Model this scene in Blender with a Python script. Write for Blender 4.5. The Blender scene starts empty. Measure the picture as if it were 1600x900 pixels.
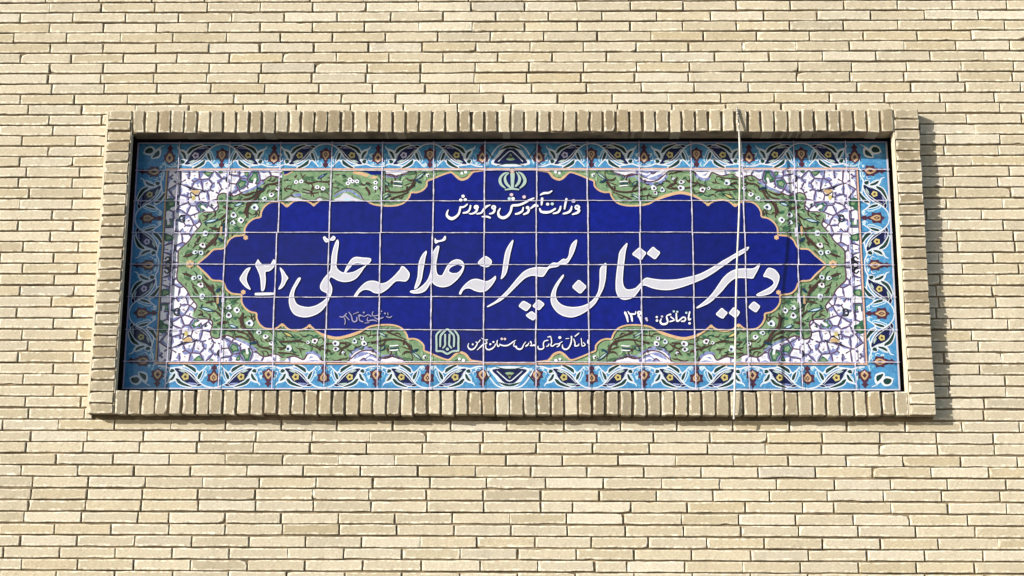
import bpy, math, random
from mathutils import Vector
from mathutils.geometry import tessellate_polygon
random.seed(7)
sc = bpy.context.scene
COL = sc.collection

# ------------------------------------------------------------------ camera
F_PX = 2300.0
PITCH, YAW, ROLL = 0.2200, -0.0194, 0.0046
CAM = Vector((0.1144, -5.4256, -1.3255))
_cy, _sy, _cp, _sp = math.cos(YAW), math.sin(YAW), math.cos(PITCH), math.sin(PITCH)
FWD = Vector((_sy*_cp, _cy*_cp, _sp))
R0 = Vector((_cy, -_sy, 0)); U0 = R0.cross(FWD)
RGT = math.cos(ROLL)*R0 + math.sin(ROLL)*U0
UPV = -math.sin(ROLL)*R0 + math.cos(ROLL)*U0
cam_d = bpy.data.cameras.new('camera')
cam_d.sensor_width = 36.0
cam_d.lens = 36.0*F_PX/1600.0
cam_d.clip_start = 0.05; cam_d.clip_end = 2000
cam = bpy.data.objects.new('camera', cam_d); COL.objects.link(cam)
from mathutils import Matrix
M3 = Matrix((RGT, UPV, -FWD)).transposed()
cam.matrix_world = Matrix.Translation(CAM) @ M3.to_4x4()
sc.camera = cam

# ------------------------------------------------------------------ daylight
SUN = Vector((-1.40, -1.0, 0.60)).normalized()          # towards the sun
ELEV = math.asin(SUN.z); ROT = math.atan2(SUN.x, SUN.y)
w = bpy.data.worlds.new('World'); sc.world = w; w.use_nodes = True
nt = w.node_tree
sky = nt.nodes.new('ShaderNodeTexSky'); sky.sky_type = 'NISHITA'; sky.sun_disc = False
sky.sun_elevation = ELEV; sky.sun_rotation = ROT % (2*math.pi)
sky.air_density = 1.0; sky.dust_density = 1.2
nt.links.new(sky.outputs[0], nt.nodes['Background'].inputs[0])
nt.nodes['Background'].inputs[1].default_value = 0.10
sd = bpy.data.lights.new('sun', 'SUN'); sd.energy = 4.2; sd.angle = math.radians(0.55)
sd.color = (1.0, 0.945, 0.865)
so = bpy.data.objects.new('sun', sd); COL.objects.link(so)
so.rotation_euler = SUN.to_track_quat('Z', 'Y').to_euler()
so.location = (-6, -8, 6)
vs = sc.view_settings
vs.view_transform = 'Standard'; vs.look = 'None'; vs.gamma = 1.0
vs.exposure = 0.58
vs.use_curve_mapping = False

# ------------------------------------------------------------------ helpers
def at(px, py, Y):
    """point of the plane y=Y that stands where the picture shows (px,py)"""
    d = FWD*F_PX + RGT*(px-800.0) - UPV*(py-450.0)
    t = (Y - CAM.y)/d.y
    p = CAM + d*t
    return (p.x, p.z)

TILE_Y = 0.07
def P(px, py): return at(px, py, TILE_Y)

def link(o, parent=None):
    COL.objects.link(o)
    if parent: o.parent = parent
    return o
def empty(name, label, cat, loc=(0, 0, 0)):
    o = bpy.data.objects.new(name, None); o.empty_display_size = .1
    o.location = loc; o['label'] = label; o['category'] = cat
    return link(o)

def nodemat(name):
    m = bpy.data.materials.new(name); m.use_nodes = True
    n = m.node_tree.nodes; return m, n, m.node_tree.links, n['Principled BSDF']

def glaze(name, col, rough=.16, var=.12, tile_var=0.0, bump=.04, mott=None):
    """fired glaze: painterly mottling, a little unevenness, tiles fired apart"""
    m, n, L, b = nodemat(name)
    tc = n.new('ShaderNodeTexCoord')
    nz = n.new('ShaderNodeTexNoise'); nz.inputs['Scale'].default_value = 34; nz.inputs['Detail'].default_value = 5
    nz.inputs['Roughness'].default_value = .65
    L.new(tc.outputs['Object'], nz.inputs['Vector'])
    mp = n.new('ShaderNodeMapRange'); mp.inputs[1].default_value = .25; mp.inputs[2].default_value = .75
    mp.inputs[3].default_value = 1-var; mp.inputs[4].default_value = 1+var
    L.new(nz.outputs['Fac'], mp.inputs[0])
    fac = mp.outputs[0]
    if tile_var:
        sep = n.new('ShaderNodeSeparateXYZ'); L.new(tc.outputs['Object'], sep.inputs[0])
        fl = []
        for ax, pitch, off in ((0, .2, .1), (2, .127, .0061)):
            a = n.new('ShaderNodeMath'); a.operation = 'ADD'; a.inputs[1].default_value = off
            L.new(sep.outputs[ax], a.inputs[0])
            d = n.new('ShaderNodeMath'); d.operation = 'DIVIDE'; d.inputs[1].default_value = pitch
            L.new(a.outputs[0], d.inputs[0])
            f = n.new('ShaderNodeMath'); f.operation = 'FLOOR'; L.new(d.outputs[0], f.inputs[0]); fl.append(f)
        cx = n.new('ShaderNodeCombineXYZ')
        L.new(fl[0].outputs[0], cx.inputs[0]); L.new(fl[1].outputs[0], cx.inputs[1])
        wn = n.new('ShaderNodeTexWhiteNoise'); L.new(cx.outputs[0], wn.inputs['Vector'])
        m2 = n.new('ShaderNodeMapRange'); m2.inputs[3].default_value = 1-tile_var; m2.inputs[4].default_value = 1+tile_var
        L.new(wn.outputs['Value'], m2.inputs[0])
        mm = n.new('ShaderNodeMath'); mm.operation = 'MULTIPLY'
        L.new(fac, mm.inputs[0]); L.new(m2.outputs[0], mm.inputs[1]); fac = mm.outputs[0]
        for f, pitch in ((fl[0], .2), (fl[1], .127)):      # the glaze runs thin and dark towards each tile's edge
            fr = n.new('ShaderNodeMath'); fr.operation = 'FRACT'; L.new(f.inputs[0].links[0].from_socket, fr.inputs[0])
            pp = n.new('ShaderNodeMath'); pp.operation = 'PINGPONG'; pp.inputs[1].default_value = .5; L.new(fr.outputs[0], pp.inputs[0])
            mr = n.new('ShaderNodeMapRange'); mr.inputs[1].default_value = .002/pitch; mr.inputs[2].default_value = .010/pitch
            mr.inputs[3].default_value = .5; mr.inputs[4].default_value = 1.0; L.new(pp.outputs[0], mr.inputs[0])
            m4 = n.new('ShaderNodeMath'); m4.operation = 'MULTIPLY'; L.new(fac, m4.inputs[0]); L.new(mr.outputs[0], m4.inputs[1]); fac = m4.outputs[0]
    hs = n.new('ShaderNodeHueSaturation'); hs.inputs['Color'].default_value = (*col, 1)
    L.new(fac, hs.inputs['Value'])
    colout = hs.outputs[0]
    if mott:
        n3 = n.new('ShaderNodeTexNoise'); n3.inputs['Scale'].default_value = 75; n3.inputs['Detail'].default_value = 3
        L.new(tc.outputs['Object'], n3.inputs['Vector'])
        r3 = n.new('ShaderNodeMapRange'); r3.inputs[1].default_value = .45; r3.inputs[2].default_value = .7
        L.new(n3.outputs['Fac'], r3.inputs[0])
        mx = n.new('ShaderNodeMix'); mx.data_type = 'RGBA'
        L.new(r3.outputs[0], mx.inputs[0]); L.new(colout, mx.inputs[6]); mx.inputs[7].default_value = (*mott, 1)
        colout = mx.outputs[2]
    L.new(colout, b.inputs['Base Color'])
    b.inputs['Roughness'].default_value = rough
    b.inputs['Specular IOR Level'].default_value = .30
    nb = n.new('ShaderNodeTexNoise'); nb.inputs['Scale'].default_value = 16; nb.inputs['Detail'].default_value = 3
    L.new(tc.outputs['Object'], nb.inputs['Vector'])
    bp = n.new('ShaderNodeBump'); bp.inputs['Strength'].default_value = bump*3; bp.inputs['Distance'].default_value = .003
    L.new(nb.outputs['Fac'], bp.inputs['Height']); L.new(bp.outputs[0], b.inputs['Normal'])
    if tile_var:                                   # every tile was bedded a degree or two differently
        sb = n.new('ShaderNodeVectorMath'); sb.operation = 'SUBTRACT'; sb.inputs[1].default_value = (.5, .5, .5); L.new(wn.outputs['Color'], sb.inputs[0])
        sl = n.new('ShaderNodeVectorMath'); sl.operation = 'SCALE'; sl.inputs['Scale'].default_value = .09; L.new(sb.outputs[0], sl.inputs[0])
        av = n.new('ShaderNodeVectorMath'); av.operation = 'ADD'; L.new(bp.outputs[0], av.inputs[0]); L.new(sl.outputs[0], av.inputs[1])
        nv = n.new('ShaderNodeVectorMath'); nv.operation = 'NORMALIZE'; L.new(av.outputs[0], nv.inputs[0]); L.new(nv.outputs[0], b.inputs['Normal'])
    return m

G = {}
def gm(k, *a, **kw): G[k] = glaze(k+'_glaze', *a, **kw)
gm('cobalt', (.0036, .0078, .148), rough=.14, var=.34, tile_var=.24, bump=.05)
gm('navy', (.006, .008, .055), var=.25)
gm('turquoise', (.050, .205, .425), var=.2, tile_var=.10, mott=(.09, .30, .52))
gm('white', (.72, .73, .83), var=.06)
gm('letter_grey', (.47, .48, .54), var=.06)
gm('pearl', (.51, .51, .60), var=.08)
gm('ivory', (.64, .60, .56), var=.1)
gm('green', (.150, .250, .135), var=.24, tile_var=.06, mott=(.225, .325, .185))
gm('leaf', (.03, .10, .055), var=.3)
gm('bottle', (.008, .035, .030), var=.3)
gm('teal', (.010, .035, .075), var=.3)
gm('brown', (.055, .027, .020), var=.35)
gm('moss', (.060, .125, .065), var=.3)
gm('sage', (.24, .36, .22), var=.2)
gm('plum', (.085, .040, .070), var=.35)
gm('sky', (.12, .36, .54), var=.15)
gm('chalk', (.69, .69, .76), var=.08)
gm('frost', (.58, .64, .72), var=.1)
gm('dim_lilac', (.27, .26, .46), var=.15)
gm('maroon', (.062, .020, .040), var=.3)
gm('gold', (.54, .385, .215), var=.2, mott=(.53, .30, .19))
gm('tan', (.44, .31, .165), var=.25)
gm('yellow', (.46, .40, .15), var=.25)
gm('salmon', (.56, .33, .24), var=.15, mott=(.60, .44, .33))
gm('lavender', (.16, .185, .40), var=.3, mott=(.30, .36, .56))
gm('ice', (.40, .56, .66), var=.15)
gm('mint', (.34, .46, .43), var=.12)
gm('lilac', (.45, .42, .62), var=.12)
gm('rose', (.58, .45, .56), var=.15)
gm('black', (.010, .010, .012), var=.2)

def cr(pts, n=4, closed=False):
    """Catmull-Rom through points of any dimension"""
    m = len(pts); out = []
    rng = range(m if closed else m-1)
    g = (lambda i: pts[i % m]) if closed else (lambda i: pts[max(0, min(m-1, i))])
    for i in rng:
        a, b, c, d = g(i-1), g(i), g(i+1), g(i+2)
        for k in range(n):
            t = k/n; t2 = t*t; t3 = t2*t
            out.append(tuple(.5*((2*q)+(-p+r)*t+(2*p-5*q+4*r-s)*t2+(-p+3*q-3*r+s)*t3) for p, q, r, s in zip(a, b, c, d)))
    if not closed: out.append(tuple(pts[-1]))
    return out

STEP = 0.000012
class Art:
    """flat painted shapes on the tile plane, each paint layer a hair above the last"""
    def __init__(s, base): s.v = []; s.f = []; s.m = []; s.mats = []; s.base = base; s.n = 0; s.hold = False
    def lay(s):
        if not s.hold: s.n += 1
        return TILE_Y - s.base - s.n*STEP
    def mi(s, k):
        if k not in s.mats: s.mats.append(k)
        return s.mats.index(k)
    def poly(s, pts, k):
        y = s.lay(); b = len(s.v)
        s.v += [(x, y, z) for x, z in pts]; mi = s.mi(k)
        if len(pts) < 5: s.f.append(tuple(range(b, b+len(pts)))); s.m.append(mi); return
        for t in tessellate_polygon([[Vector((x, z, 0)) for x, z in pts]]):
            p, q, r = (pts[i] for i in t)
            if abs((q[0]-p[0])*(r[1]-p[1])-(q[1]-p[1])*(r[0]-p[0])) < 1e-12: continue
            s.f.append(tuple(b+i for i in t)); s.m.append(mi)
    def blob(s, pts, k, n=4): s.poly(cr(pts, n, True), k)
    def strip(s, pts, k, n=4):
        """pts: (x,z,width)"""
        y = s.lay(); q = cr(pts, n) if len(pts) > 2 and n > 1 else list(pts)
        L = []; R = []
        for i, (x, z, wd) in enumerate(q):
            a = q[max(0, i-1)]; c = q[min(len(q)-1, i+1)]
            dx, dz = c[0]-a[0], c[1]-a[1]; l = math.hypot(dx, dz) or 1e-9
            nx, nz = -dz/l, dx/l; h = max(wd, 1e-5)/2
            L.append((x+nx*h, z+nz*h)); R.append((x-nx*h, z-nz*h))
        # rounded ends
        def cap(i, j):
            x, z, wd = q[i]; xx, zz, _ = q[j]; l = math.hypot(x-xx, z-zz) or 1e-9
            return (x+(x-xx)/l*wd*.4, z+(z-zz)/l*wd*.4)
        A, B = cap(0, 1), cap(-1, -2)
        b = len(s.v); mi = s.mi(k)
        for l, r in zip(L, R): s.v += [(l[0], y, l[1]), (r[0], y, r[1])]
        for i in range(len(q)-1):
            s.f.append((b+2*i, b+2*i+1, b+2*i+3, b+2*i+2)); s.m.append(mi)
        e = len(s.v); s.v += [(A[0], y, A[1]), (B[0], y, B[1])]
        s.f.append((b, e, b+1)); s.m.append(mi)
        t = b+2*(len(q)-1); s.f.append((t, t+1, e+1)); s.m.append(mi)
    def disc(s, x, z, r, k, n=10, sq=1.0, spike=0, ph=0):
        pts = []
        for i in range(n):
            a = 2*math.pi*i/n+ph; rr = r*(1+spike*(1 if i % 2 else -1))
            pts.append((x+rr*math.cos(a), z+rr*sq*math.sin(a)))
        s.poly(pts, k)
    def build(s, name, parent, **props):
        me = bpy.data.meshes.new(name); me.from_pydata(s.v, [], s.f)
        for k in s.mats: me.materials.append(G[k])
        for p, i in zip(me.polygons, s.m): p.material_index = i
        me.update()
        # every painted face looks out of the wall
        import bmesh
        bm = bmesh.new(); bm.from_mesh(me)
        for f in bm.faces:
            f.normal_update()
            if f.normal.y > 0: f.normal_flip()
        bm.to_mesh(me); bm.free()
        o = bpy.data.objects.new(name, me); link(o, parent)
        for a, c in props.items(): o[a] = c
        return o

def inset(pts, d):
    m = len(pts)
    area = sum(pts[i][0]*pts[(i+1) % m][1]-pts[(i+1) % m][0]*pts[i][1] for i in range(m))
    sg = 1 if area > 0 else -1
    out = []
    for i in range(m):
        a, p, c = pts[i-1], pts[i], pts[(i+1) % m]
        dx, dz = c[0]-a[0], c[1]-a[1]; l = math.hypot(dx, dz) or 1e-9
        nx, nz = -dz/l*sg, dx/l*sg
        best = 1.0
        for j in range(m):
            if j in (i, (i-1) % m): continue
            q, r = pts[j], pts[(j+1) % m]
            ex, ez = r[0]-q[0], r[1]-q[1]
            den = nx*ez-nz*ex
            if abs(den) < 1e-12: continue
            t = ((q[0]-p[0])*ez-(q[1]-p[1])*ex)/den
            u = ((q[0]-p[0])*nz-(q[1]-p[1])*nx)/den
            if t > 1e-5 and 0 <= u <= 1: best = min(best, t)
        k = min(d, .44*best)
        out.append((p[0]+nx*k, p[1]+nz*k))
    return out

PX = 0.2/79.8           # one picture pixel on the tiles, metres

# ------------------------------------------------------------------ brick making
def brickmat(name, c1, c2, c3, streak=.86):
    m, n, L, b = nodemat(name)
    at_ = n.new('ShaderNodeAttribute'); at_.attribute_name = 'tint'
    sep = n.new('ShaderNodeSeparateColor'); L.new(at_.outputs['Color'], sep.inputs[0])
    rp = n.new('ShaderNodeValToRGB'); rp.color_ramp.interpolation = 'LINEAR'
    e = rp.color_ramp.elements; e[0].color = (*c1, 1); e[1].color = (*c3, 1); x = e.new(.5); x.color = (*c2, 1)
    L.new(sep.outputs[0], rp.inputs[0])
    tc = n.new('ShaderNodeTexCoord')
    mp = n.new('ShaderNodeMapping'); mp.inputs['Scale'].default_value = (1, 1, 2.2); L.new(tc.outputs['Object'], mp.inputs[0])
    n1 = n.new('ShaderNodeTexNoise'); n1.inputs['Scale'].default_value = 90; n1.inputs['Detail'].default_value = 8; n1.inputs['Roughness'].default_value = .7
    L.new(mp.outputs[0], n1.inputs['Vector'])
    r1 = n.new('ShaderNodeMapRange'); r1.inputs[1].default_value = .3; r1.inputs[2].default_value = .7; r1.inputs[3].default_value = .74; r1.inputs[4].default_value = 1.16
    L.new(n1.outputs['Fac'], r1.inputs[0])
    n2 = n.new('ShaderNodeTexNoise'); n2.inputs['Scale'].default_value = 1.3; n2.inputs['Detail'].default_value = 4
    L.new(tc.outputs['Object'], n2.inputs['Vector'])
    r2 = n.new('ShaderNodeMapRange'); r2.inputs[1].default_value = .3; r2.inputs[2].default_value = .7; r2.inputs[3].default_value = .93; r2.inputs[4].default_value = 1.06
    L.new(n2.outputs['Fac'], r2.inputs[0])
    # pits and soot specks
    v = n.new('ShaderNodeTexVoronoi'); v.inputs['Scale'].default_value = 70; L.new(tc.outputs['Object'], v.inputs['Vector'])
    r3 = n.new('ShaderNodeMapRange'); r3.inputs[1].default_value = .05; r3.inputs[2].default_value = .14; r3.inputs[3].default_value = .38; r3.inputs[4].default_value = 1.0
    L.new(v.outputs['Distance'], r3.inputs[0])
    n4 = n.new('ShaderNodeTexNoise'); n4.inputs['Scale'].default_value = 9; n4.inputs['Detail'].default_value = 3; L.new(tc.outputs['Object'], n4.inputs['Vector'])
    r4 = n.new('ShaderNodeMapRange'); r4.inputs[1].default_value = .46; r4.inputs[2].default_value = .62; L.new(n4.outputs['Fac'], r4.inputs[0])
    mxs = n.new('ShaderNodeMix'); mxs.data_type = 'FLOAT'; mxs.inputs[2].default_value = 1.0
    L.new(r4.outputs[0], mxs.inputs[0]); L.new(r3.outputs[0], mxs.inputs[3])
    # rain streaks and soot, running down the face
    ms = n.new('ShaderNodeMapping'); ms.inputs['Scale'].default_value = (5, 5, .7); L.new(tc.outputs['Object'], ms.inputs[0])
    n6 = n.new('ShaderNodeTexNoise'); n6.inputs['Scale'].default_value = 1.6; n6.inputs['Detail'].default_value = 6; n6.inputs['Roughness'].default_value = .7; L.new(ms.outputs[0], n6.inputs['Vector'])
    r6 = n.new('ShaderNodeMapRange'); r6.inputs[1].default_value = .5; r6.inputs[2].default_value = .78; r6.inputs[3].default_value = 1.03; r6.inputs[4].default_value = streak; L.new(n6.outputs['Fac'], r6.inputs[0])
    def mul(a, c):
        k = n.new('ShaderNodeMath'); k.operation = 'MULTIPLY'; L.new(a, k.inputs[0]); L.new(c, k.inputs[1]); return k.outputs[0]
    f = mul(mul(mul(mul(r1.outputs[0], r2.outputs[0]), mxs.outputs[0]), sep.outputs[1]), r6.outputs[0])
    hs = n.new('ShaderNodeHueSaturation'); L.new(rp.outputs[0], hs.inputs['Color']); L.new(f, hs.inputs['Value'])
    # lime bloom on the arrises
    mx = n.new('ShaderNodeMix'); mx.data_type = 'RGBA'; L.new(hs.outputs[0], mx.inputs[6]); mx.inputs[7].default_value = (.90, .85, .70, 1)
    n7 = n.new('ShaderNodeTexNoise'); n7.inputs['Scale'].default_value = 60; n7.inputs['Detail'].default_value = 4; L.new(tc.outputs['Object'], n7.inputs['Vector'])
    r7 = n.new('ShaderNodeMapRange'); r7.inputs[1].default_value = .38; r7.inputs[2].default_value = .6; L.new(n7.outputs['Fac'], r7.inputs[0])
    L.new(mul(sep.outputs[2], r7.outputs[0]), mx.inputs[0])
    L.new(mx.outputs[2], b.inputs['Base Color'])
    b.inputs['Roughness'].default_value = .88; b.inputs['Specular IOR Level'].default_value = .2
    nb = n.new('ShaderNodeTexNoise'); nb.inputs['Scale'].default_value = 130; nb.inputs['Detail'].default_value = 6
    L.new(tc.outputs['Object'], nb.inputs['Vector'])
    nb2 = n.new('ShaderNodeTexNoise'); nb2.inputs['Scale'].default_value = 22; nb2.inputs['Detail'].default_value = 4
    L.new(tc.outputs['Object'], nb2.inputs['Vector'])
    ad = n.new('ShaderNodeMath'); ad.operation = 'ADD'; L.new(nb.outputs['Fac'], ad.inputs[0])
    m5 = n.new('ShaderNodeMath'); m5.operation = 'MULTIPLY'; m5.inputs[1].default_value = 2.2; L.new(nb2.outputs['Fac'], m5.inputs[0]); L.new(m5.outputs[0], ad.inputs[1])
    bp = n.new('ShaderNodeBump'); bp.inputs['Strength'].default_value = .55; bp.inputs['Distance'].default_value = .0016
    L.new(ad.outputs[0], bp.inputs['Height']); L.new(bp.outputs[0], b.inputs['Normal'])
    return m
def plain(name, col, rough=.9, nscale=60, var=.25, bump=.5):
    m, n, L, b = nodemat(name)
    tc = n.new('ShaderNodeTexCoord')
    nz = n.new('ShaderNodeTexNoise'); nz.inputs['Scale'].default_value = nscale; nz.inputs['Detail'].default_value = 7
    L.new(tc.outputs['Object'], nz.inputs['Vector'])
    r = n.new('ShaderNodeMapRange'); r.inputs[1].default_value = .3; r.inputs[2].default_value = .7; r.inputs[3].default_value = 1-var; r.inputs[4].default_value = 1+var
    L.new(nz.outputs['Fac'], r.inputs[0])
    hs = n.new('ShaderNodeHueSaturation'); hs.inputs['Color'].default_value = (*col, 1); L.new(r.outputs[0], hs.inputs['Value'])
    L.new(hs.outputs[0], b.inputs['Base Color']); b.inputs['Roughness'].default_value = rough
    b.inputs['Specular IOR Level'].default_value = .25
    bp = n.new('ShaderNodeBump'); bp.inputs['Strength'].default_value = bump; bp.inputs['Distance'].default_value = .003
    L.new(nz.outputs['Fac'], bp.inputs['Height']); L.new(bp.outputs[0], b.inputs['Normal'])
    return m
BRICK = brickmat('buff_brick', (.475, .405, .268), (.520, .460, .338), (.560, .512, .408))
FBRICK = brickmat('frame_brick', (.33, .27, .175), (.405, .345, .235), (.485, .43, .315), streak=.66)
MORTAR = plain('joint_mortar', (.21, .165, .105), nscale=14, var=.55)
PLASTER = plain('lime_plaster', (.62, .56, .42), nscale=40, var=.12)
BACKING = plain('dark_backing', (.012, .011, .010))  # near-black colour stands in for deep shade in the gap round the tiles
GROUTM = plain('tile_grout', (.52, .50, .645), rough=.7, nscale=60, var=.3)

class Bricks:
    def __init__(s): s.v = []; s.f = []; s.t = []; s.mi = []
    def brick(s, x0, x1, z0, z1, yf, yb, tint, val=1.0, nl=None, ns=None, jit=.0007, bev=.0024, tilt=.0009, rim=1.0):
        lx, lz = x1-x0, z1-z0
        nx = nl or max(2, int(lx/.022)); nz = ns or max(2, int(lz/.02))
        rimp = [(x0+lx*i/nx, z0) for i in range(nx)]+[(x1, z0+lz*i/nz) for i in range(nz)] \
            + [(x1-lx*i/nx, z1) for i in range(nx)]+[(x0, z1-lz*i/nz) for i in range(nz)]
        cxm, czm = (x0+x1)/2, (z0+z1)/2
        ta, tb, tc_ = random.gauss(0, tilt), random.gauss(0, tilt), random.gauss(0, tilt*.8)
        m = len(rimp); b = len(s.v)
        J0 = [(random.gauss(0, jit), random.gauss(0, jit)) for _ in range(m)]
        J = [tuple((J0[i-1][k]+2*J0[i][k]+J0[(i+1) % m][k])*.36 for k in (0, 1)) for i in range(m)]
        chip = {}
        if random.random() < .07:
            chip[random.choice((0, nx, nx+nz, 2*nx+nz))] = random.uniform(.002, .005)
        elif random.random() < .12:
            chip[random.randrange(m)] = random.uniform(.001, .003)
        inn = []; edg = []; bck = []; in2 = []
        for i, (x, z) in enumerate(rimp):
            x += J[i][0]; z += J[i][1]
            c = chip.get(i, 0)
            onb, onr, ont, onl = i <= nx, nx <= i <= nx+nz, nx+nz <= i <= 2*nx+nz, i >= 2*nx+nz or i == 0
            ux = (1 if onl else 0)-(1 if onr else 0); uz = (1 if onb else 0)-(1 if ont else 0)
            y = yf + ta*(x-cxm)/max(lx, .05) + tb*(z-czm)/max(lz, .03) + tc_
            bv = bev*random.uniform(.5, 1.1); b2 = bv+random.uniform(.0012, .0045)+(.0022 if onb or onl else 0)
            ex, ez = x+ux*c, z+uz*c
            inn.append((ex+ux*bv, y, ez+uz*bv)); edg.append((ex, y+bev*.7+c*.7, ez)); bck.append((x, yb, z))
            in2.append((ex+ux*b2, y-.0002, ez+uz*b2))
        s.v += inn+edg+bck+in2
        s.f.append(tuple(range(b+3*m, b+4*m))); s.t.append((tint, val, 0)); s.mi.append(0)
        rr = random.uniform(.5, 1)*rim
        for i in range(m):
            j = (i+1) % m
            k_ = rr*random.uniform(.3, 1)
            s.f.append((b+3*m+i, b+i, b+j, b+3*m+j)); s.t.append((tint, val, k_)); s.mi.append(0)
            s.f.append((b+i, b+m+i, b+m+j, b+j)); s.t.append((tint, val, rr)); s.mi.append(0)
            s.f.append((b+m+i, b+2*m+i, b+2*m+j, b+m+j)); s.t.append((tint, val*.95, 0)); s.mi.append(0)
    def box(s, x0, x1, y0, y1, z0, z1, mi, side=None):
        b = len(s.v)
        s.v += [(x0, y0, z0), (x1, y0, z0), (x1, y1, z0), (x0, y1, z0), (x0, y0, z1), (x1, y0, z1), (x1, y1, z1), (x0, y1, z1)]
        fs = [(0, 1, 5, 4), (1, 2, 6, 5), (2, 3, 7, 6), (3, 0, 4, 7), (4, 5, 6, 7), (3, 2, 1, 0)]
        for k, f in enumerate(fs):
            s.f.append(tuple(b+i for i in f)); s.t.append((.5, 1, 0)); s.mi.append(side if (side is not None and k in (1, 3)) else mi)
    def build(s, name, mats, parent):
        me = bpy.data.meshes.new(name); me.from_pydata(s.v, [], s.f)
        for m in mats: me.materials.append(m)
        me.polygons.foreach_set('material_index', s.mi)
        a = me.attributes.new('tint', 'FLOAT_COLOR', 'FACE')
        a.data.foreach_set('color', [c for t in s.t for c in (t[0], t[1], t[2], 1)])
        import bmesh
        bm = bmesh.new(); bm.from_mesh(me); bmesh.ops.recalc_face_normals(bm, faces=bm.faces); bm.to_mesh(me); bm.free()
        me.update()
        return link(bpy.data.objects.new(name, me), parent)

# ------------------------------------------------------------------ ground
GZ = CAM.z-1.6
gme = bpy.data.meshes.new('ground')
gme.from_pydata([(-400, -400, GZ), (400, -400, GZ), (400, 400, GZ), (-400, 400, GZ)], [], [(0, 1, 2, 3)])
gme.materials.append(plain('paving', (.20, .185, .165), nscale=3, var=.2, bump=.1))
gob = link(bpy.data.objects.new('ground', gme)); gob['kind'] = 'structure'

# ------------------------------------------------------------------ the brick frame's measures
FY = -0.055                                   # frame face stands 55 mm proud of the wall
ZT = at(800, 170.5, FY)[1]; ZLB = at(800, 205.5, FY)[1]
ZS = at(800, 611.5, FY)[1]; ZB = at(800, 648.5, FY)[1]
XI0 = (at(202, 215, FY)[0]+at(180, 615, FY)[0])/2; XI1 = (at(1400.5, 250, FY)[0]+at(1418, 570, FY)[0])/2
XO0 = (at(166, 174, FY)[0]+at(141, 646, FY)[0])/2; XO1 = (at(1436, 174, FY)[0]+at(1463, 646, FY)[0])/2
ROW = 0.0426; JT = 0.0068; BL = 0.2095
z_rows0 = ZT                                   # a bed joint runs along the frame's top

# ------------------------------------------------------------------ the wall
wall = empty('brick_wall', 'sunlit wall of long thin buff bricks with dark recessed joints around the tiled sign', 'wall', (0, 0, GZ))
wall_o = Vector((0, 0, GZ))
WX0, WX1, WZ1 = -4.1, 4.1, 2.3
bw = Bricks()
r = 0
nrow_dn = int((ZT-GZ)/ROW)
nrow_up = int((WZ1-ZT)/ROW)
for r in range(-nrow_dn, nrow_up):
    zc = ZT + r*ROW                            # bottom of this course's lower joint
    z0 = zc+JT*.5; z1 = zc+ROW-JT*.5
    wob = random.gauss(0, .0004)
    z0 += wob; z1 += wob
    off = (r % 2)*.40*BL - (r//2)*.0075 + random.gauss(0, .004)
    x = WX0-BL-(abs(off) % BL) if off < 0 else WX0-BL+off % BL
    x = WX0 - BL + (off % BL)
    ph = random.uniform(0, 6)
    while x < WX1:
        ln = BL+random.gauss(0, .0025)
        if random.random() < .015: ln *= .55
        j = max(.004, JT-.0006+random.gauss(0, .0010))
        if random.random() < .06: j = .0016
        a, b_ = x, x+ln-j
        x += ln
        segs = [(a, b_)]
        if ZB-.02 < (z0+z1)/2 < ZT:            # cut at the frame
            segs = []
            if a < XO0-.002: segs.append((a, min(b_, XO0-.002)))
            if b_ > XO1+.002: segs.append((max(a, XO1+.002), b_))
        for a1, b1 in segs:
            if b1-a1 < .012: continue
            zz0, zz1 = z0, z1
            if zz0 < ZB < zz1 and a1 < XO1 and b1 > XO0: pass
            dz = .0009*math.sin(a1*3.1+ph)
            t = min(1, max(0, random.gauss(.52, .22)))
            vv = random.uniform(.94, 1.05)
            if random.random() < .05: vv *= .9
            bw.brick(a1, b1, zz0+dz-GZ, zz1+dz-GZ, random.gauss(0, .0010), .03, t, vv)
bw.build('brickwork', [BRICK], wall)
mo = Bricks()
MY = .0085
for (x0, x1, z0, z1) in ((WX0-.3, XO0+.02, GZ, WZ1), (XO1-.02, WX1+.3, GZ, WZ1), (XO0+.02, XO1-.02, GZ, ZB+.01), (XO0+.02, XO1-.02, ZT-.01, WZ1)):
    mo.box(x0, x1, MY, .30, z0-GZ, z1-GZ, 0)
mo.box(XO0-.1, XO1+.1, .088, .32, ZB-.1-GZ, ZT+.1-GZ, 1)
mo.build('mortar', [MORTAR, BACKING], wall)

# ------------------------------------------------------------------ the frame
frame = empty('brick_frame', 'raised frame of upright and header buff bricks around the blue tiled panel', 'brick frame', (0, 0, ZB))
SOF = .026                                    # the frame is one half-brick deep; an open gap is left behind it
def frand(): return min(1, max(0, random.gauss(.5, .3))), random.uniform(.82, 1.08)*(.76 if random.random() < .09 else 1)
def course(name, z0, z1, x0, x1, pitch):
    k = Bricks(); n = round((x1-x0)/pitch); p = (x1-x0)/n
    for i in range(n):
        j = max(.004, .0092+random.gauss(0, .0020))
        t, v = frand()
        sh = random.gauss(0, .0012)
        k.brick(x0+i*p+j/2, x0+(i+1)*p-j/2, z0+random.gauss(0, .0012)-ZB, z1+random.gauss(0, .0012)-ZB,
                FY+random.gauss(0, .0014), SOF, t, v, nl=4, ns=5, jit=.0010, bev=.0024, tilt=.0018, rim=.8)
    k.box(x0, x1, FY+.010, SOF, z0-(.0012 if 'lintel' in name else -.004)-ZB, z1-.004-ZB, 1)
    return k.build(name, [FBRICK, MORTAR], frame)
course('lintel_course', ZLB, ZT-.003, XI0+.002, XI1-.002, .0500)
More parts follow.
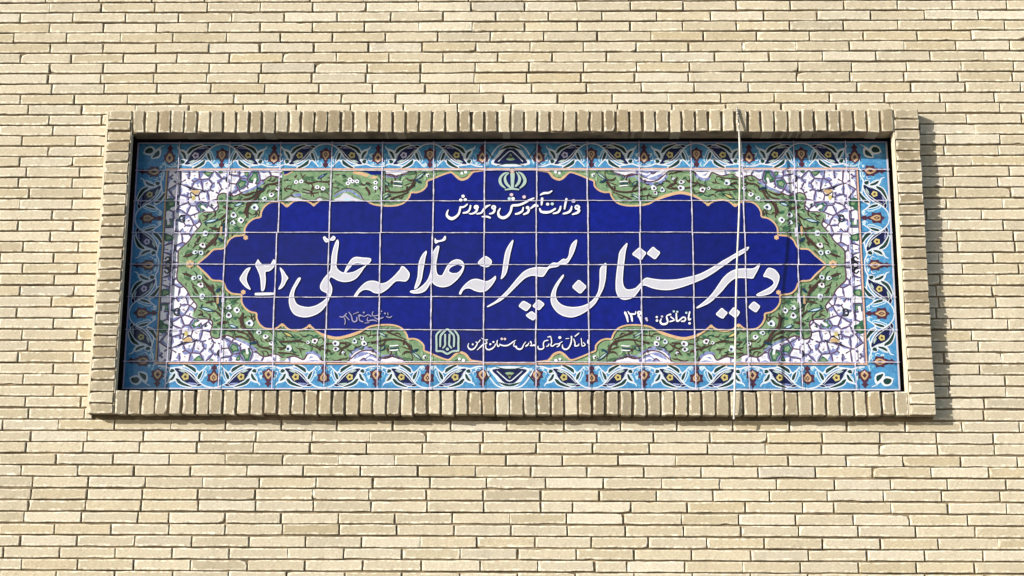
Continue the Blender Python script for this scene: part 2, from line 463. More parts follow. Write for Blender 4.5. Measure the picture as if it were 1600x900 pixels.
course('sill_course', ZB+.002, ZS, XI0+.002, XI1-.002, .0505)
for (x0, x1, nm) in ((XO0, XI0, 'jamb'), (XI1, XO1, 'jamb')):
    k = Bricks()
    n = round((ZT-ZB)/ROW); p = (ZT-ZB)/n
    for i in range(n):
        j = max(.0045, .0075+random.gauss(0, .0012)); t, v = frand(); v = v*.5+.52
        k.brick(x0+.0015+abs(random.gauss(0, .001)), x1-.0015-abs(random.gauss(0, .001)), ZB+i*p+j/2-ZB, ZB+(i+1)*p-j/2-ZB,
                FY+random.gauss(0, .0010), FY+.03, t, v, jit=.0010, bev=.0024, tilt=.0014, rim=.8)
    JD = -.020 if x0 < 0 else -.006
    k.box(x0+.0005, x1-.0005, FY+.0095, JD, .002, ZT-.002-ZB, 1, side=2)
    for (a_, b_) in ((x0-.0075, x0+.0004), (x1-.0004, x1+.0012)) if x0 < 0 else ((x0-.0040, x0+.0004),):
        k.box(a_, b_, FY+.004, (.012 if a_ < x0 and x0 < 0 else JD-.001), .004, ZT-.004-ZB, 2)
    k.build(nm, [FBRICK, MORTAR, PLASTER], frame)

# ------------------------------------------------------------------ the tiled sign
W2 = 1.466; H2 = .489; FW = 1.341; FH = .381; ZC = -.0061
panel = empty('tile_sign', 'wide blue glazed tile sign with white calligraphy inside a floral border', 'sign', (0, 0, 0))
# tile body
tb = Bricks(); tb.box(-W2, W2, TILE_Y+.0002, TILE_Y+.0175, -H2, H2, 0)
body = tb.build('tile_body', [G['cobalt']], panel)

# --- outline of the dark blue medallion, upper right quarter (picture pixels)
UR = [(838, 266.5), (850, 268), (856, 268.5), (860, 272), (865, 278), (874, 281), (881, 277), (886, 272), (892, 269.6), (906, 274), (920, 280),
      (928, 283.5), (929, 291), (936, 298), (945, 301), (953, 301), (956, 308), (964, 317), (978, 321.5), (998, 321.5), (1013, 319), (1023, 313.5),
      (1033, 309), (1047, 304.5), (1063, 301.5), (1079, 304.5), (1093, 311), (1103, 318.5), (1107, 320), (1111, 317), (1120, 313.5), (1131, 313), (1140, 316),
      (1147, 322), (1150, 322), (1158, 316), (1174, 316), (1184, 323), (1189, 332), (1190, 339), (1200, 341.5), (1209, 348), (1214.5, 357), (1215, 366), (1219, 368), (1231, 369.5),
      (1240, 376), (1247, 388), (1263, 390), (1273, 399), (1289, 412.5)]
ur = [P(*p) for p in UR]
q = cr(ur, 3)
def mir(pts, sx, sz): return [(x*sx, ZC+(z-ZC)*sz) for x, z, *r_ in pts] if len(pts[0]) == 2 else [(x*sx, ZC+(z-ZC)*sz, w_) for x, z, w_ in pts]
ring = mir(q, 1, 1) + mir(q, 1, -1)[::-1][1:] + mir(q, -1, -1)[1:] + mir(q, -1, 1)[::-1][1:]

fld = Art(.0004)
fld.poly([(-FW, ZC-FH), (FW, ZC-FH), (FW, ZC+FH), (-FW, ZC+FH)], 'chalk')
# everything in the field is drawn for one quarter and mirrored
QUAD = ((1, 1), (1, -1), (-1, -1), (-1, 1))
def quad(fn, jit=0.0):
    n0 = fld.n
    for sx, sz in QUAD:
        fld.n = n0
        fn(lambda px, py: (lambda p: (p[0]*sx, ZC+(p[1]-ZC)*sz))((px, py) if RAW[0] else P(px, py)))
RAW = [False]
def four(kind, pts, k, wd=None, n=4, raw=False):
    def fn(m_):
        m = m_
        if kind == 'p': fld.poly([m(*p) for p in pts], k)
        elif kind == 'b': fld.blob([m(*p) for p in pts], k, n)
        elif kind == 's':
            q_ = []
            for i, p in enumerate(pts):
                w_ = p[2] if len(p) > 2 else wd
                q_.append((*m(p[0], p[1]), w_*PX))
            fld.strip(q_, k, n)
        elif kind == 'd':
            x, z = m(pts[0], pts[1]); fld.disc(x, z, pts[2]*PX, k, n=n)
    quad(fn)
def T(ox, oy, s): return lambda pts: [((ox+p[0]/s), (oy+p[1]/s), *[c/s for c in p[2:]]) for p in pts]

# grey hearts of the white petals
C6 = T(1240, 260, 8.57); C5 = T(1060, 220, 7.5); C7 = T(1160, 300, 7.5); C6b = T(900, 220, 7.5)
petals = [C6([(150, 230), (240, 210), (255, 300), (170, 320)]), C6([(410, 215), (470, 210), (470, 265), (400, 270)]),
          C6([(470, 540), (620, 540), (600, 590), (500, 580)]), C6([(450, 710), (520, 700), (530, 740), (470, 780)]),
          C6([(180, 490), (300, 490), (290, 550), (190, 580)]), C6([(560, 340), (620, 350), (610, 400), (540, 390)]),
          C6([(700, 270), (800, 340), (780, 350), (720, 320)]), C6([(700, 700), (780, 690), (760, 760), (700, 780)]),
          C6([(580, 750), (660, 750), (640, 810), (570, 810)]), C6([(740, 90), (810, 100), (800, 140), (730, 130)]),
          C5([(1060, 400), (1140, 420), (1180, 390), (1100, 440)]), C5([(1110, 500), (1160, 520), (1150, 560), (1100, 530)]),
          C5([(1270, 440), (1330, 400), (1330, 480), (1270, 520)])]
# lavender shading between the petals
lav = [C6([(275, 230), (300, 240), (300, 290), (262, 330), (268, 280)]), C6([(320, 200), (350, 165), (385, 150), (380, 190), (345, 225)]),
       C6([(190, 410), (280, 405), (310, 425), (230, 440)]), C6([(500, 72), (640, 72), (600, 105), (560, 105)]),
       C6([(765, 200), (815, 190), (830, 280), (780, 260)]), C6([(335, 490), (370, 480), (405, 550), (370, 570), (340, 540)]),
       C6([(510, 482), (640, 485), (635, 510), (540, 508)]), C6([(385, 765), (420, 770), (470, 840), (430, 850)]),
       C6([(600, 420), (650, 410), (640, 450), (590, 455)]), C6([(400, 145), (480, 150), (470, 180), (420, 175)]),
       C6([(480, 620), (560, 620), (540, 670), (480, 665)]), C6([(820, 700), (850, 690), (850, 770), (810, 780)]),
       C5([(930, 400), (980, 420), (1070, 520), (1040, 530), (950, 470)]), C5([(1090, 462), (1200, 440), (1235, 440), (1225, 560), (1290, 640), (1260, 640), (1190, 560), (1185, 490)]),
       C5([(820, 400), (900, 400), (900, 430), (830, 425)]),
       C7([(1060, 570), (1100, 560), (1190, 670), (1170, 690), (1110, 640)]), C7([(940, 370), (990, 400), (1020, 440), (970, 440)]),
       C7([(1080, 470), (1180, 460), (1170, 500), (1090, 500)])]
# plum outlines
out_ = [C6([(70, 80), (130, 120), (160, 180), (230, 190), (310, 195), (330, 170), (380, 140), (430, 150), (490, 190), (600, 190), (680, 185), (700, 160)]),
        C6([(70, 80), (110, 90), (150, 60), (220, 65)]), C6([(430, 70), (470, 130), (520, 185)]), C6([(480, 70), (560, 110), (640, 75)]),
        C6([(640, 60), (690, 90), (710, 150), (780, 140), (820, 170)]),
        C6([(160, 180), (140, 230), (130, 300), (180, 350), (270, 350), (310, 290), (300, 240), (310, 200)]),
        C6([(270, 350), (330, 300), (370, 250), (390, 200)]), C6([(490, 190), (490, 280)]), C6([(650, 200), (650, 300), (640, 440)]),
        C6([(180, 360), (170, 410), (240, 440), (330, 440), (390, 400)]), C6([(530, 330), (590, 320), (650, 325)]), C6([(680, 270), (740, 340), (820, 370)]),
        C6([(700, 220), (760, 230), (820, 300)]), C6([(150, 470), (160, 590), (220, 590), (330, 600), (430, 580)]), C6([(330, 480), (350, 560), (430, 590)]),
        C6([(430, 470), (430, 550), (470, 620), (500, 640)]), C6([(500, 480), (640, 500), (660, 540), (650, 600)]), C6([(430, 690), (500, 680), (560, 710), (620, 700)]),
        C6([(640, 600), (740, 640), (840, 690)]), C6([(740, 640), (700, 690)]), C6([(420, 700), (400, 750), (430, 820), (500, 850), (600, 850), (680, 840)]),
        C6([(480, 800), (540, 740)]), C6([(700, 820), (740, 800), (850, 860)]), C6([(500, 480), (460, 500), (435, 480)]), C6([(630, 600), (690, 600), (740, 640)]),
        C5([(740, 430), (830, 395), (920, 400), (1000, 400), (1040, 350), (1080, 348)]), C5([(915, 400), (960, 470), (1010, 520), (1080, 545), (1180, 580), (1240, 640), (1290, 655)]),
        C5([(1010, 400), (1060, 480), (1085, 540)]), C5([(1220, 348), (1255, 420), (1245, 500), (1255, 570), (1300, 610)]), C5([(1080, 460), (1180, 440), (1235, 430)]),
        C5([(1090, 470), (1180, 500), (1195, 580)]), C5([(740, 370), (800, 360), (830, 350)]), C5([(1280, 345), (1320, 370), (1335, 420)]),
        C7([(1000, 480), (1050, 570), (1130, 640), (1200, 690), (1200, 860)], ), C7([(940, 380), (1000, 440), (1090, 470), (1190, 460)]), C7([(1210, 620), (1290, 600), (1340, 540)]),
        C7([(1060, 510), (1160, 540), (1170, 490)]), C7([(1240, 870), (1280, 900), (1290, 820)]), C7([(1230, 700), (1250, 760), (1240, 830)])]
C9 = T(1220, 250, 5.295); C9l = T(1060, 250, 5.295)
out_ += [C9([(530, 160), (560, 145), (600, 150), (622, 172)]), C9([(535, 150), (580, 205), (622, 235)]), C9([(540, 230), (570, 265), (630, 287)]), C9([(525, 370), (560, 400), (632, 452)]),
         C9([(560, 450), (592, 428)]), C9([(540, 480), (580, 520), (632, 592)]), C9([(550, 560), (600, 602)]), C9([(545, 640), (600, 652), (640, 612)]), C9([(570, 702), (620, 690), (642, 676)]),
         C9([(528, 790), (540, 860), (536, 900)]), C9([(560, 800), (575, 860), (606, 905)]), C9([(150, 110), (190, 150), (200, 200)]), C9([(100, 190), (80, 250)]), C9([(470, 370), (480, 420), (440, 440), (470, 470), (520, 450)]),
         C9([(380, 470), (430, 490), (470, 480)]), C9([(400, 555), (440, 510), (450, 490)]), C9([(330, 250), (290, 300), (240, 310)]), C9([(440, 290), (470, 260), (500, 262)]), C9([(430, 100), (470, 140), (520, 150)]),
         C9([(255, 165), (250, 130), (300, 120)]), C9([(400, 380), (380, 420), (410, 450)]), C9([(590, 180), (610, 200), (606, 226)]), C9([(580, 480), (560, 510), (600, 530)]), C9([(560, 740), (600, 760), (632, 742)]),
         C9l([(700, 130), (730, 100), (800, 104), (870, 122), (884, 200), (876, 255)]), C9l([(760, 170), (850, 160), (872, 140)]), C9l([(900, 90), (930, 120), (925, 180), (945, 230)])]
def ptin(p, poly):
    c = False; m = len(poly)
    for i in range(m):
        a, b_ = poly[i], poly[i-1]
        if (a[1] > p[1]) != (b_[1] > p[1]) and p[0] < (b_[0]-a[0])*(p[1]-a[1])/(b_[1]-a[1])+a[0]: c = not c
    return c
# white blossoms packed edge to edge: plum outline, lavender lining, white petals, grey hearts
CL = [P(*p) for p in [(1140, 266), (1160, 282), (1190, 290), (1236, 312), (1254, 304), (1254, 330), (1280, 336), (1280, 352), (1314, 394), (1314, 414), (1120, 414)]]
rb = random.Random(5); seeds = []
while len(seeds) < 150:
    ok = False
    for _ in range(400):
        p = (rb.uniform(P(1146, 290)[0], FW-.003), rb.uniform(ZC-.012, ZC+FH-.003))
        if ptin(p, CL) or any(((a-p[0])*.92)**2+(b_-p[1])**2 < (10.8*PX)**2 for a, b_ in seeds): continue
        seeds.append(p); ok = True; break
    if not ok: break
def clip(poly, mx, mz, nx, nz):
    o = []
    for i in range(len(poly)):
        a, b_ = poly[i-1], poly[i]
        da, db = (a[0]-mx)*nx+(a[1]-mz)*nz, (b_[0]-mx)*nx+(b_[1]-mz)*nz
        if (da <= 0) != (db <= 0):
            t = da/(da-db); o.append((a[0]+(b_[0]-a[0])*t, a[1]+(b_[1]-a[1])*t))
        if db <= 0: o.append(b_)
    return o
cells = []
for i, p in enumerate(seeds):
    poly = [(p[0]-.05, p[1]-.05), (p[0]+.05, p[1]-.05), (p[0]+.05, p[1]+.05), (p[0]-.05, p[1]+.05)]
    for k, q_ in enumerate(seeds):
        if k == i or abs(q_[0]-p[0])+abs(q_[1]-p[1]) > .14: continue
        dx, dz = q_[0]-p[0], q_[1]-p[1]; poly = clip(poly, (p[0]+q_[0])/2, (p[1]+q_[1])/2, dx, dz)
    for mx_, mz_, nx_, nz_ in ((FW-.0004, 0, 1, 0), (0, ZC+FH-.0004, 0, 1), (0, ZC, 0, -1)): poly = clip(poly, mx_, mz_, nx_, nz_)
    if len(poly) > 2: cells.append((p, poly))
def fourflat(polys, k):
    """many shapes that do not touch: one paint layer for all"""
    fld.n += 1; n1 = fld.n
    for sx, sz in QUAD:
        for pl in polys: fld.n = n1-1; fld.poly([(x*sx, ZC+(z-ZC)*sz) for x, z in pl], k)
    fld.n = n1
def mid(pl):
    o = []
    for i in range(len(pl)):
        a, b_ = pl[i-1], pl[i]; o += [((a[0]+b_[0])/2, (a[1]+b_[1])/2), b_]
    return o
fourflat([pl for _, pl in cells], 'plum')
fourflat([inset(mid(pl), 1.0*PX) for _, pl in cells], 'lavender')
wh = []; pe = []; bu_ = []; gn = []
for i, (p, pl) in enumerate(cells):
    m_ = inset(mid(pl), 1.1*PX); side = rb.uniform(0, 6.28); o = []
    for jj, (x, z) in enumerate(m_):
        dx, dz = x-p[0], z-p[1]; a = math.atan2(dz, dx)
        f = 1-(.55*max(0, math.cos(a-side))**2 if i % 2 else .12*max(0, math.cos(a-side)))-(rb.choice((0, .05, .22, .36)) if jj % 2 == 0 else rb.choice((0, 0, .1)))
        o.append((p[0]+dx*f, p[1]+dz*f))
    (gn if i % 14 == 4 else wh).append(o)
    if i % 3 == 0: pe.append([(p[0]+(x-p[0])*.52, p[1]+(z-p[1])*.52) for x, z in o])
    if i % 9 == 2: bu_.append([(p[0]+(x-p[0])*.30, p[1]+(z-p[1])*.22) for x, z in o])
fourflat(wh, 'chalk'); fourflat(gn, 'leaf'); fourflat(pe, 'pearl'); fourflat(bu_, 'bottle')
fourflat([[(sum(x for x, _ in g)/len(g)+(x-sum(x for x, _ in g)/len(g))*.55, sum(z for _, z in g)/len(g)+(z-sum(z for _, z in g)/len(g))*.55) for x, z in g] for g in gn], 'green')
vein = []
for i, (p, pl) in enumerate(cells):
    if i % 4 == 1:
        a = rb.uniform(0, 6.28); l = 4.5*PX; vein.append([(p[0]+l*math.cos(a)-.4*PX*math.sin(a), p[1]+l*math.sin(a)+.4*PX*math.cos(a)), (p[0]+l*math.cos(a)+.4*PX*math.sin(a), p[1]+l*math.sin(a)-.4*PX*math.cos(a)),
                                                          (p[0]+1.0*PX*math.sin(a), p[1]-1.0*PX*math.cos(a)), (p[0]-1.0*PX*math.sin(a), p[1]+1.0*PX*math.cos(a))])
fourflat(vein, 'plum')
# petals that run on into their neighbour
RAW[0] = True
for i, (p, pl) in enumerate(cells):
    for p2, _ in cells[i+1:]:
        d = math.hypot(p[0]-p2[0], p[1]-p2[1])
        if d < 15*PX and rb.random() < .30:
            four('s', [(*p, 4.0), ((p[0]+p2[0])/2, (p[1]+p2[1])/2, 3.2), (*p2, 4.6)], 'chalk', n=2)
RAW[0] = False
for p in [C9([(545, 372), (600, 332), (636, 320), (632, 424), (600, 392)]), C9([(562, 650), (640, 602), (640, 672)]), C9l([(790, 98), (832, 98), (806, 142)]), C9([(160, 90), (200, 88), (180, 112)])]:
    four('b', p, 'leaf', n=2); c0 = (sum(a for a, *_ in p)/len(p), sum(b_ for _, b_, *_ in p)/len(p))
    four('b', [(c0[0]+(a-c0[0])*.5, c0[1]+(b_-c0[1])*.5) for a, b_, *_ in p], 'green', n=2)
for p in [C9([(590, 830), (615, 800), (640, 820)]), C9([(600, 850), (632, 850)]), C9([(590, 872), (610, 892), (640, 880)]), C9([(585, 815), (588, 880)]), C9([(480, 455), (515, 460), (520, 500), (490, 510), (482, 470)]), C9([(120, 130), (135, 160), (120, 180)])]:
    four('s', p, 'black', 2.4, n=3)

# green sepals, dark buds, little birds of gold and black
for p in [C6([(220, 68), (360, 62), (330, 105), (285, 135), (260, 100)]), C6([(700, 500), (760, 440), (835, 420), (850, 590), (800, 560), (770, 520)]),
          C7([(1250, 535), (1345, 485), (1345, 580)])]:
    four('b', p, 'leaf', n=2)
for p in [C6([(250, 78), (330, 75), (290, 110)]), C6([(750, 490), (800, 450), (830, 470), (800, 520)]), C7([(1275, 535), (1340, 505), (1340, 560)])]:
    four('b', p, 'green', n=2)
four('b', C6([(395, 325), (440, 310), (520, 315), (510, 350), (480, 375), (430, 360)]), 'tan', n=3)
four('b', C6([(460, 400), (500, 385), (510, 430), (480, 450)]), 'yellow', n=3)
for p in [C6([(340, 335, 26), (400, 302, 12), (480, 305, 14), (545, 280, 22), (590, 260, 8)]), C6([(430, 385, 24), (470, 375, 14), (525, 340, 14), (515, 420, 14)])]:
    four('s', p, 'black', n=3)
for p in [C6([(620, 670), (670, 680), (660, 740), (600, 730), (620, 690)]), C6([(215, 520), (250, 500), (225, 545)])]: four('s', p, 'bottle', 1.6, n=3)
for p in [C7([(1300, 790), (1330, 830)]), C6([(110, 640), (140, 600)])]: four('s', p, 'black', 3, n=1)

# --- the green cloud band
GB = [(838, 266), (955, 266), (958, 268.5), (968, 272), (976, 275), (986, 272), (997, 274), (1003, 281), (1014, 286), (1024, 286), (1034, 283), (1041, 275), (1046, 267),
      (1080, 267), (1091, 276), (1100, 279.5), (1107, 278), (1112, 270), (1119, 272), (1128, 275), (1143, 272), (1152, 277), (1160, 278), (1170, 274.5), (1178, 275.5), (1188, 283.5), (1201, 292.5),
      (1219, 300), (1233, 306), (1243, 303), (1250, 301), (1258, 305), (1259, 313), (1257, 322), (1260, 329), (1270, 331), (1278, 331), (1286, 335),
      (1288, 340), (1284, 350), (1290, 358), (1297, 366), (1303, 376), (1313, 385), (1320, 393), (1320, 414)]
gb = [P(*p) for p in GB]
gq = cr(gb, 3)
gring = mir(gq, 1, 1) + mir(gq, 1, -1)[::-1][1:] + mir(gq, -1, -1)[1:] + mir(gq, -1, 1)[::-1][1:]
gring = [(x, max(ZC-FH+.001, min(ZC+FH-.001, z))) for x, z in gring]
fld.poly(gring, 'green')
four('s', [(p[0], p[1], 2.2) for p in GB[1:]], 'plum', n=3)
# lavender lining of the white bays, along the band's edge
for p in [[(960, 271, 2), (976, 277, 3), (990, 275, 3), (1000, 281, 4), (1014, 287, 5), (1026, 287, 5), (1036, 282, 4), (1042, 275, 3)],
          [(1084, 271, 2), (1092, 278, 5), (1101, 281, 4), (1109, 279, 3)], [(1186, 284, 3), (1200, 293, 4), (1218, 301, 3)]]:
    four('s', p, 'lavender', n=3)
for p in [[(964, 266.5), (978, 272), (992, 270), (1004, 276), (1016, 281), (1026, 281), (1034, 275), (1038, 267)], [(1087, 267), (1094, 273), (1102, 275), (1107, 267)]]:
    four('p', p, 'lavender')
for p in [[(1012, 278, 2), (1022, 273, 5), (1037, 267.5, 4)], [(960, 268, 2), (976, 270, 4.4), (993, 268, 3)], [(1000, 269, 3.4), (1010, 273, 3), (1016, 270, 1)], [(1088, 269, 2), (1096, 271.5, 4), (1105, 269, 2)]]: four('s', p, 'chalk', n=3)
for p in [[(957, 270, 1), (968, 274, 2), (984, 275, 2), (995, 272, 2), (1001, 280, 2), (1014, 284, 2), (1028, 281, 2), (1040, 271, 1.6)], [(996, 268, 1.6), (1002, 275, 1.6), (1012, 279, 1.4)], [(1016, 268, 1.6), (1020, 272, 2.4), (1026, 268, 1.4)]]: four('s', p, 'plum', n=3)
# pale and dark clumps of the foliage
for (x, y, r_, k) in [(940, 284, 4, 'leaf'), (1006, 312, 3, 'leaf'), (1095, 304, 4, 'leaf'), (1108, 306, 3, 'leaf'), (1160, 298, 3, 'leaf'), (1225, 318, 4, 'leaf'), (1228, 356, 6, 'leaf'),
                      (1222, 332, 4, 'leaf'), (1246, 322, 4, 'leaf'), (1285, 387, 3, 'leaf'), (1255, 331, 3, 'leaf'), (1070, 278, 3, 'leaf'), (1238, 310, 4, 'leaf')]:
    four('b', [(x-r_, y+.4*r_), (x-.2*r_, y-.7*r_), (x+r_, y-.3*r_), (x+.3*r_, y+.6*r_)], k, n=3)
def inside(p, poly):
    c = False; m = len(poly)
    for i in range(m):
        a, b_ = poly[i], poly[i-1]
        if (a[1] > p[1]) != (b_[1] > p[1]) and p[0] < (b_[0]-a[0])*(p[1]-a[1])/(b_[1]-a[1])+a[0]: c = not c
    return c
def tangent(p, line):
    i = min(range(len(line)-1), key=lambda i: (line[i][0]-p[0])**2+(line[i][1]-p[1])**2)
    d = math.hypot(line[i][0]-p[0], line[i][1]-p[1])
    return math.atan2(line[i+1][1]-line[i][1], line[i+1][0]-line[i][0]), d
rnd = random.Random(21)
def scatter(count, test, gap):
    got = []
    for _ in range(count*40):
        p = (rnd.uniform(.05, FW-.006), rnd.uniform(ZC+.004, ZC+FH-.006))
        if not test(p): continue
        if any((a[0]-p[0])**2+(a[1]-p[1])**2 < gap*gap for a in got): continue
        got.append(p)
        if len(got) >= count: break
    return got
in_band = lambda p: inside(p, gring) and not inside(p, ring) and tangent(p, q)[1] > .009
in_white = lambda p: not inside(p, gring) and p[0] > .9 and p[1] > ZC
RAW[0] = True
for i, p in enumerate(scatter(190, in_band, .0105)):
    a, _ = tangent(p, q); a += rnd.choice((-.7, -.3, .2, .5, 2.7)) + rnd.gauss(0, .25)
    l = rnd.uniform(3, 8)*PX; w_ = rnd.uniform(1.3, 2.5)
    k = ('brown', 'moss', 'sage', 'brown', 'moss', 'bottle', 'sage', 'brown')[i % 8]
    if k in ('moss', 'sage'): w_ *= 1.9
    c, d = math.cos(a), math.sin(a); bend = rnd.choice((-.55, -.35, .35, .55))
    four('s', [(p[0]-c*l, p[1]-d*l, .5), (p[0]-d*l*bend, p[1]+c*l*bend, w_), (p[0]+c*l, p[1]+d*l, .5)], k, n=4)
for i, p in enumerate(scatter(0, in_white, .0165)):
    a = rnd.uniform(0, 6.3); l = rnd.uniform(4, 8.5)*PX; c, d = math.cos(a), math.sin(a); bend = rnd.choice((-.6, .6))*rnd.uniform(.4, 1)
    k, w_ = (('plum', 2.2), ('plum', 2.4), ('lavender', 4.2), ('plum', 2.0), ('leaf', 4.5), ('plum', 2.4), ('lavender', 3.6), ('plum', 2.2), ('bottle', 2.6), ('lavender', 3.6))[i % 10]
    four('s', [(p[0]-c*l, p[1]-d*l, 1.0), (p[0]-d*l*bend, p[1]+c*l*bend, w_), (p[0]+c*l, p[1]+d*l, 1.0)], k, n=4)
RAW[0] = False
# branches
BR = [[(948, 284, 4.5), (957, 296, 4), (971, 300, 2.6), (985, 300, 3), (999, 297, 2), (1009, 295, 4.5)], [(957, 300, 2), (969, 305, 2), (980, 309, 3), (985, 312, 4)],
      [(985, 307, 1.4), (1001, 307, 2), (1017, 305, 1.4)], [(949, 285, 1.5), (959, 288, 1.6), (964, 290, 1)], [(1041, 294, 1.6), (1049, 289, 3.4), (1057, 285, 1.4)],
      [(1044, 295, 1.6), (1060, 295, 2), (1079, 293, 2.8)], [(1049, 276, 1.6), (1053, 283, 4.5), (1058, 277, 1.6)], [(1124, 277, 1.2), (1135, 279, 2.4), (1152, 280, 2.6)],
      [(1080, 285, 2.6), (1091, 287, 2.4), (1104, 292, 2), (1117, 297, 2), (1127, 300, 1.4)], [(1113, 296, 1.4), (1129, 297, 2.4), (1151, 296, 3)],
      [(1159, 283, 2), (1171, 287, 3.4), (1180, 288, 2.4), (1188, 296, 3), (1197, 299, 2)], [(1191, 299, 2), (1196, 307, 3.6), (1201, 313, 3)], [(1196, 300, 2), (1204, 308, 2.6), (1217, 312, 4)],
      [(1200, 299, 1.6), (1212, 304, 3.6), (1221, 303, 1.4)], [(1192, 300, 2), (1200, 311, 3), (1209, 320, 4.4), (1213, 329, 6), (1211, 340, 2)], [(1213, 329, 5), (1218, 333, 2)],
      [(1243, 333, 3), (1251, 340, 3), (1256, 344, 1.6)], [(1248, 343, 1.6), (1253, 353, 2), (1257, 359, 2.4), (1259, 369, 3), (1265, 376, 6), (1276, 387, 3), (1280, 392, 1.5)],
      [(1256, 357, 2), (1264, 357, 4), (1271, 355, 1.5)], [(1285, 369, 2), (1289, 374, 3.4), (1291, 379, 1.4)], [(1293, 395, 1.6), (1304, 399, 4.5), (1312, 401, 1.4)],
      [(1082, 297, 2), (1086, 303, 1.4)], [(1235, 326, 3), (1243, 325, 5), (1250, 323, 2)], [(1275, 338, 3), (1281, 336, 1.6)], [(1262, 378, 5), (1263, 384, 1.5)],
      [(1072, 281, 1.4), (1076, 284, 4), (1079, 279, 1.4)], [(1088, 283, 2), (1094, 291, 1.2)], [(1140, 290, 1), (1146, 286, 2.4), (1151, 284, 1)], [(942, 279, 1), (955, 282, 3), (962, 277, 1)],
      [(1266, 383, 1.2), (1275, 378, 1)], [(1218, 316, 1.2), (1226, 312, 2.2), (1240, 314, 1.2)], [(1230, 345, 1.2), (1242, 345, 1.2)], [(1272, 392, 2.6), (1279, 399, 1.2)]]
for p in BR: four('s', [(a, b_, c*.92) for a, b_, c in p], 'brown', n=3)
# almond buds
for (a, b_, wd, k1, k2) in [((1128, 302), (1149, 312), 6.5, 'bottle', 'yellow'), ((1255, 342), (1281, 348), 6.0, 'teal', 'ice'), ((1217, 317), (1233, 322), 6, 'teal', 'ice'),
                            ((930, 268), (949, 283), 5.0, 'teal', 'mint'), ((938, 286), (947, 281), 3.6, 'teal', 'teal'), ((985, 303), (1003, 313), 4.5, 'teal', 'mint'),
                            ((988, 291), (996, 283), 6.5, 'teal', 'green'), ((1184, 296), (1198, 293), 4.2, 'teal', 'teal'), ((1250, 378), (1257, 371), 5, 'teal', 'teal'), ((1248, 350), (1250, 366), 4.6, 'teal', 'teal')]:
    mx_, my_ = (a[0]+b_[0])/2, (a[1]+b_[1])/2
    four('s', [(*a, .5), (mx_, my_, wd), (*b_, .5)], k1, n=5)
    if k2 != k1:
        four('s', [(mx_+(a[0]-mx_)*.6, my_+(a[1]-my_)*.6, .4), (mx_, my_, wd*.52), (mx_+(b_[0]-mx_)*.6, my_+(b_[1]-my_)*.6, .4)], k2, n=5)
four('p', [(1250, 354), (1253.5, 354), (1254, 367), (1251, 368)], 'tan')
four('p', [(1241, 356), (1246, 356), (1246, 370), (1242, 370)], 'pearl')
for i in range(3): four('s', [(968, 284.5+i*3.4, 1.6), (976, 283.5+i*3.4, 1.6), (981, 284+i*3.2, 1.2)], 'white' if i != 1 else 'teal', n=2)
# small white blossoms with dark eyes
FLW = [(1173, 304, 4.2), (1184, 310, 4.2), (1136, 286, 5.2), (1097, 297, 5.2), (1064, 285, 5), (1064, 294, 5), (1021, 294, 4.6), (1024, 302, 4.4), (1035, 297, 4.6), (927, 274, 3.8),
       (1199, 324, 5.6), (1233, 336, 5.4), (1221, 344, 5), (1234, 348, 4.4), (1277, 365, 4.8), (1281, 383, 4.8), (1283, 395, 4.6), (1293, 394, 4), (1163, 294, 3.4), (1107, 295, 3), (1052, 280, 2.4)]
def blossoms(m):
    n0 = fld.n
    for i, (x, y, r_) in enumerate(FLW):
        fld.n = n0; c = m(x, y)
        rf = random.Random(i)
        fld.blob([(c[0]+r_*PX*rf.uniform(.62, 1.25)*math.cos(a_), c[1]+r_*PX*rf.uniform(.55, 1.1)*math.sin(a_)) for a_ in [2*math.pi*t_/8+i for t_ in range(8)]], 'frost' if i % 3 else 'chalk', 2)
    n1 = fld.n
    for i, (x, y, r_) in enumerate(FLW):
        fld.n = n1; c = m(x, y)
        fld.disc(c[0]+PX*math.sin(i*2.3), c[1]+.6*PX*math.cos(i*1.7), r_*.45*PX, ('teal', 'bottle', 'teal', 'maroon')[i % 4] if i not in (4, 5) else 'maroon', n=7)
quad(blossoms)

# --- two tiles set upside down, upper left of the medallion
fld_top = Art(.0004+fld.n*STEP+.0003)
def tl(kind, pts, k, wd=None, n=3):
    if kind == 'p': fld_top.poly([P(*p) for p in pts], k)
    elif kind == 'b': fld_top.blob([P(*p) for p in pts], k, n)
    else: fld_top.strip([(*P(p[0], p[1]), (p[2] if len(p) > 2 else wd)*PX) for p in pts], k, n)
tl('p', [(441.5, 266.5), (601, 266.5), (601, 314), (441, 314)], 'green')
C4 = T(340, 215, 7.5); C5l = T(500, 215, 7.5)
tl('p', C4([(778, 395), (875, 395), (830, 425), (785, 440)]), 'cobalt')
tl('s', C4([(785, 445, 14), (830, 430, 14), (880, 400, 14)]), 'gold')
tl('p', C5l([(430, 395), (745, 395), (745, 445), (600, 440), (550, 415)]), 'cobalt')
tl('s', C5l([(400, 410, 34), (480, 425, 40), (560, 450, 38), (640, 470, 34), (745, 470, 34)]), 'gold')
tl('b', C5l([(185, 742), (195, 715), (240, 700), (268, 660), (310, 655), (400, 705), (480, 735), (505, 744)]), 'pearl', n=2)
tl('s', C5l([(170, 690, 22), (240, 650, 22), (300, 625, 24), (370, 635, 24), (440, 680, 22), (500, 720, 16)]), 'lavender')
tl('s', C5l([(170, 660, 12), (240, 620, 12), (310, 600, 14), (400, 610, 14), (470, 660, 12), (500, 715, 12), (530, 748, 12)]), 'plum')
tl('b', C5l([(280, 745), (310, 710), (350, 725), (385, 748)]), 'ice', n=2)
tl('b', C4([(1030, 640), (1100, 640), (1090, 660), (1030, 660)]), 'pearl', n=2)
